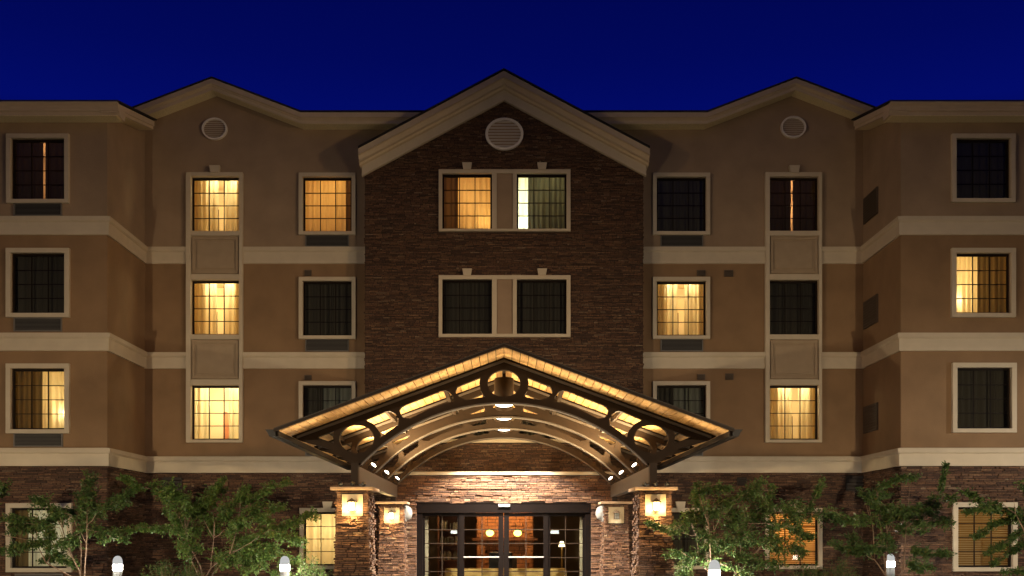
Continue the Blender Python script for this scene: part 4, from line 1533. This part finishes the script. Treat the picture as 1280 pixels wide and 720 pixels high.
def tree(base_px, Y, sprays, leafm, name, label, group, seed, dens=1.7, lsize=0.078):
    rng = random.Random(seed)
    bx = PX(base_px, Y)
    t = empty(name, (bx, Y, 0.09), label, "tree", group)
    tr, lv = MB(), MB()
    k = Y / F
    ns = max(4, len(sprays) // 4)
    order = sorted(range(len(sprays)), key=lambda q: sprays[q][0])
    groups = [order[q * len(order) // ns:(q + 1) * len(order) // ns] for q in range(ns)]
    for gi, grp in enumerate(groups):
        a0 = 2 * math.pi * gi / ns + rng.uniform(-0.4, 0.4)
        mx_ = sum(PX(sprays[q][0], Y) for q in grp) / len(grp)
        zl = min(PZ(sprays[q][1], Y) for q in grp)
        zh = max(PZ(sprays[q][1], Y) for q in grp)
        yo = rng.uniform(-0.45, 0.45)
        b0 = Vector((bx + 0.09 * math.cos(a0), Y + 0.09 * math.sin(a0), 0.08))
        fk = Vector((bx + (mx_ - bx) * 0.62, Y + yo * 0.6, max(0.55, zl * 0.85)))
        tp_ = Vector((bx + (mx_ - bx) * 0.95, Y + yo, zh + 0.1))
        md = b0.lerp(fk, 0.5) + Vector((-(fk.x - b0.x) * 0.15, rng.uniform(-.06, .06), 0.10))
        m3 = fk.lerp(tp_, 0.5) + Vector((rng.uniform(-.05, .05), rng.uniform(-.05, .05), 0.0))
        tr.tube([b0, b0.lerp(md, 0.5), md, fk, m3, tp_], [0.024, 0.021, 0.018, 0.014, 0.009, 0.003], 6)
        for q in grp:
            x0, y0, x1, y1, r = sprays[q]
            dy = rng.uniform(-0.5, 0.5)
            A = Vector((PX(x0, Y), Y + yo * 0.5 + dy * 0.4, PZ(y0, Y)))
            Bv = Vector((PX(x1, Y), Y + yo * 0.5 + dy, PZ(y1, Y)))
            src = min((fk, m3, md), key=lambda w: (w - A).length + (0.5 if w.z > A.z else 0))
            Lm = (Bv - A).length
            m2 = A.lerp(Bv, 0.5) + Vector((rng.uniform(-.04, .04), rng.uniform(-.08, .08), rng.uniform(0, .06)))
            tr.tube([src, src.lerp(A, 0.5) + Vector((0, 0, -.03)), A, m2, Bv], [0.010, 0.009, 0.007, 0.005, 0.002], 5)
            rr = r * k * 1.3
            nt = int((Lm / 0.0125 + 10) * dens)
            main = (Bv - A).normalized()
            ncl = max(3, int(Lm / 0.17))
            cl = [((q_ + rng.uniform(0.1, 0.9)) / ncl, rng.uniform(0.55, 1.45), Vector((rng.gauss(0, .5), rng.gauss(0, .8), rng.gauss(0, .45))) * rr) for q_ in range(ncl)]
            for j in range(nt):
                cu_, cs_, off = rng.choice(cl)
                u = min(1.05, max(-0.05, cu_ + rng.gauss(0, 0.45 / ncl)))
                p = A.lerp(Bv, u) + off * rng.uniform(0.2, 1.0)
                side = Vector((rng.gauss(0, 1), rng.gauss(0, 1), rng.gauss(0.15, 0.7))).normalized()
                dirv = (main * rng.uniform(0.2, 1.0) + side * 0.9).normalized()
                tl = rr * rng.uniform(0.35, 1.25) * cs_ * (1.0 - 0.25 * u)
                e = p + dirv * tl
                tr.tube([p, e], [0.003, 0.0012], 3, False)
                nl = max(6, int(tl / 0.016))
                for w_ in range(nl):
                    w = (w_ + rng.random()) / nl
                    c = p.lerp(e, w) + Vector((rng.gauss(0, .014), rng.gauss(0, .014), rng.gauss(0, .014)))
                    ld = (dirv * 0.5 + Vector((rng.gauss(0, .8), rng.gauss(0, .8), rng.gauss(-0.2, .5)))).normalized()
                    upv = Vector((rng.gauss(0, .6), rng.gauss(-0.7, .6), 0.7))
                    leaf_quad(lv, c, ld, upv, lsize * rng.uniform(0.5, 1.3), lsize * rng.uniform(0.34, 0.56))
    tr.build("trunk", M['bark'], t, True)
    lv.build("crown", M[leafm], t)
    return t


tree(106, 23.6, [(100, 655, 100, 609, 12), (92, 645, 46, 622, 9), (100, 648, 140, 626, 9), (122, 642, 172, 611, 6), (80, 660, 12, 650, 9), (70, 672, 2, 690, 7),
                 (92, 678, 38, 704, 7), (64, 694, 94, 708, 5), (112, 662, 148, 674, 8), (66, 642, 34, 656, 12), (105, 665, 78, 688, 9), (45, 655, 6, 664, 8),
                 (-30, 660, 3, 606, 7), (110, 640, 108, 620, 9), (80, 640, 70, 650, 10)],
     'leaf_b', "spreading_tree", "dark green small tree in front of the left wing window", "small trees along the facade", 11)
tree(255, 23.8, [(248, 690, 216, 642, 7), (226, 642, 222, 606, 9), (232, 648, 284, 600, 8), (222, 625, 156, 600, 6), (214, 660, 142, 663, 6), (236, 642, 278, 618, 10),
                 (270, 650, 312, 612, 9), (302, 630, 360, 604, 5), (306, 645, 350, 632, 9), (282, 662, 336, 650, 9), (286, 682, 402, 640, 7), (338, 662, 380, 674, 8),
                 (280, 692, 362, 700, 12), (268, 702, 332, 716, 11), (224, 672, 240, 690, 8), (214, 656, 246, 668, 10), (300, 675, 340, 690, 12), (250, 640, 262, 660, 9),
                 (215, 615, 235, 625, 9)],
     'leaf_a', "spreading_tree", "largest left tree, fresh green with long level branches beside the bollard", "small trees along the facade", 12)
tree(905, 19.6, [(882, 660, 866, 604, 9), (868, 612, 905, 610, 8), (900, 640, 948, 604, 8), (966, 640, 974, 606, 4), (1012, 640, 1028, 600, 3.5), (862, 650, 838, 664, 8),
                 (880, 640, 940, 646, 14), (948, 640, 1010, 636, 11), (1000, 642, 1056, 646, 9), (862, 668, 812, 655, 4.5), (852, 690, 832, 692, 6), (882, 682, 852, 710, 9),
                 (900, 672, 952, 680, 15), (950, 672, 1006, 692, 9), (920, 702, 962, 706, 13), (870, 662, 902, 690, 11), (986, 652, 1014, 672, 9), (915, 655, 985, 660, 13),
                 (860, 640, 890, 650, 10), (880, 700, 920, 712, 10), (1040, 638, 1056, 656, 6)],
     'leaf_b', "spreading_tree", "dense dark tree right of the canopy covering an orange blind window", "small trees along the facade", 13, 1.8, 0.066)
tree(1112, 24.0, [(1100, 604, 1150, 590, 6), (1086, 622, 1116, 612, 9), (1102, 642, 1082, 612, 7), (1110, 652, 1190, 620, 8), (1122, 662, 1196, 648, 7), (1120, 642, 1162, 628, 9),
                  (1105, 682, 1056, 690, 8), (1078, 690, 1040, 684, 6), (1092, 690, 1074, 670, 9), (1130, 690, 1182, 692, 6), (1140, 704, 1170, 710, 6), (1102, 650, 1064, 650, 8),
                  (1106, 666, 1120, 690, 7), (1182, 612, 1194, 582, 3.5), (1100, 630, 1140, 640, 9)],
     'leaf_b', "spreading_tree", "slender open tree leaning over the bollard by the right wing corner", "small trees along the facade", 14)
tree(1302, 22.5, [(1272, 650, 1200, 616, 6), (1242, 630, 1196, 642, 5), (1276, 640, 1226, 668, 6), (1282, 662, 1240, 690, 5), (1290, 632, 1270, 606, 7), (1292, 672, 1262, 702, 6),
                  (1290, 712, 1254, 716, 4), (1262, 642, 1282, 652, 10)],
     'leaf_b', "spreading_tree", "tree at the far right edge reaching across the wing window", "small trees along the facade", 15)


def shrub(px, Y, w, h, label, seed):
    rng = random.Random(seed)
    x = PX(px, Y)
    t = empty("shrub", (x, Y, 0.09), label, "shrub", "low shrubs under the windows")
    st_, lv = MB(), MB()
    for i in range(70):
        a = rng.uniform(0, 2 * math.pi)
        el = rng.uniform(0.25, 1.5)
        d = Vector((math.cos(a) * math.cos(el) * w / 2, math.sin(a) * math.cos(el) * w / 2, math.sin(el) * h * rng.uniform(0.75, 1.05)))
        b0 = Vector((x, Y, 0.08)) + Vector((d.x * 0.25, d.y * 0.25, 0))
        e = Vector((x, Y, 0.08)) + d
        st_.tube([b0, b0.lerp(e, 0.5) + Vector((0, 0, 0.04)), e], [0.008, 0.005, 0.002], 4, False)
        for q in range(42):
            u = 0.3 + 0.7 * rng.random() ** 0.7
            c = b0.lerp(e, u) + Vector((rng.gauss(0, .05), rng.gauss(0, .05), rng.gauss(0, .04)))
            leaf_quad(lv, c, Vector((rng.gauss(0, 1), rng.gauss(-.2, 1), rng.gauss(0.4, .6))), Vector((0, -0.4, 1)), rng.uniform(0.04, 0.08), rng.uniform(0.018, 0.032))
    st_.build("stems", M['bark'], t)
    lv.build("foliage", M['leaf_c'], t)


shrub(205, 22.6, 1.3, 1.0, "rounded shrub at the foot of the left wing corner", 21)
shrub(238, 23.0, 1.0, 0.92, "low shrub behind the stems of the large left tree", 22)
shrub(388, 23.2, 1.1, 1.0, "shrub under the lit cream window beside the left pillar", 23)
shrub(1048, 22.8, 1.2, 1.05, "shrub between the two right trees, below the dark vent", 24)
shrub(848, 22.5, 0.9, 0.90, "shrub at the outer foot of the right front pillar", 25)
shrub(1008, 23.0, 1.1, 0.92, "low shrub under the orange blind window", 26)
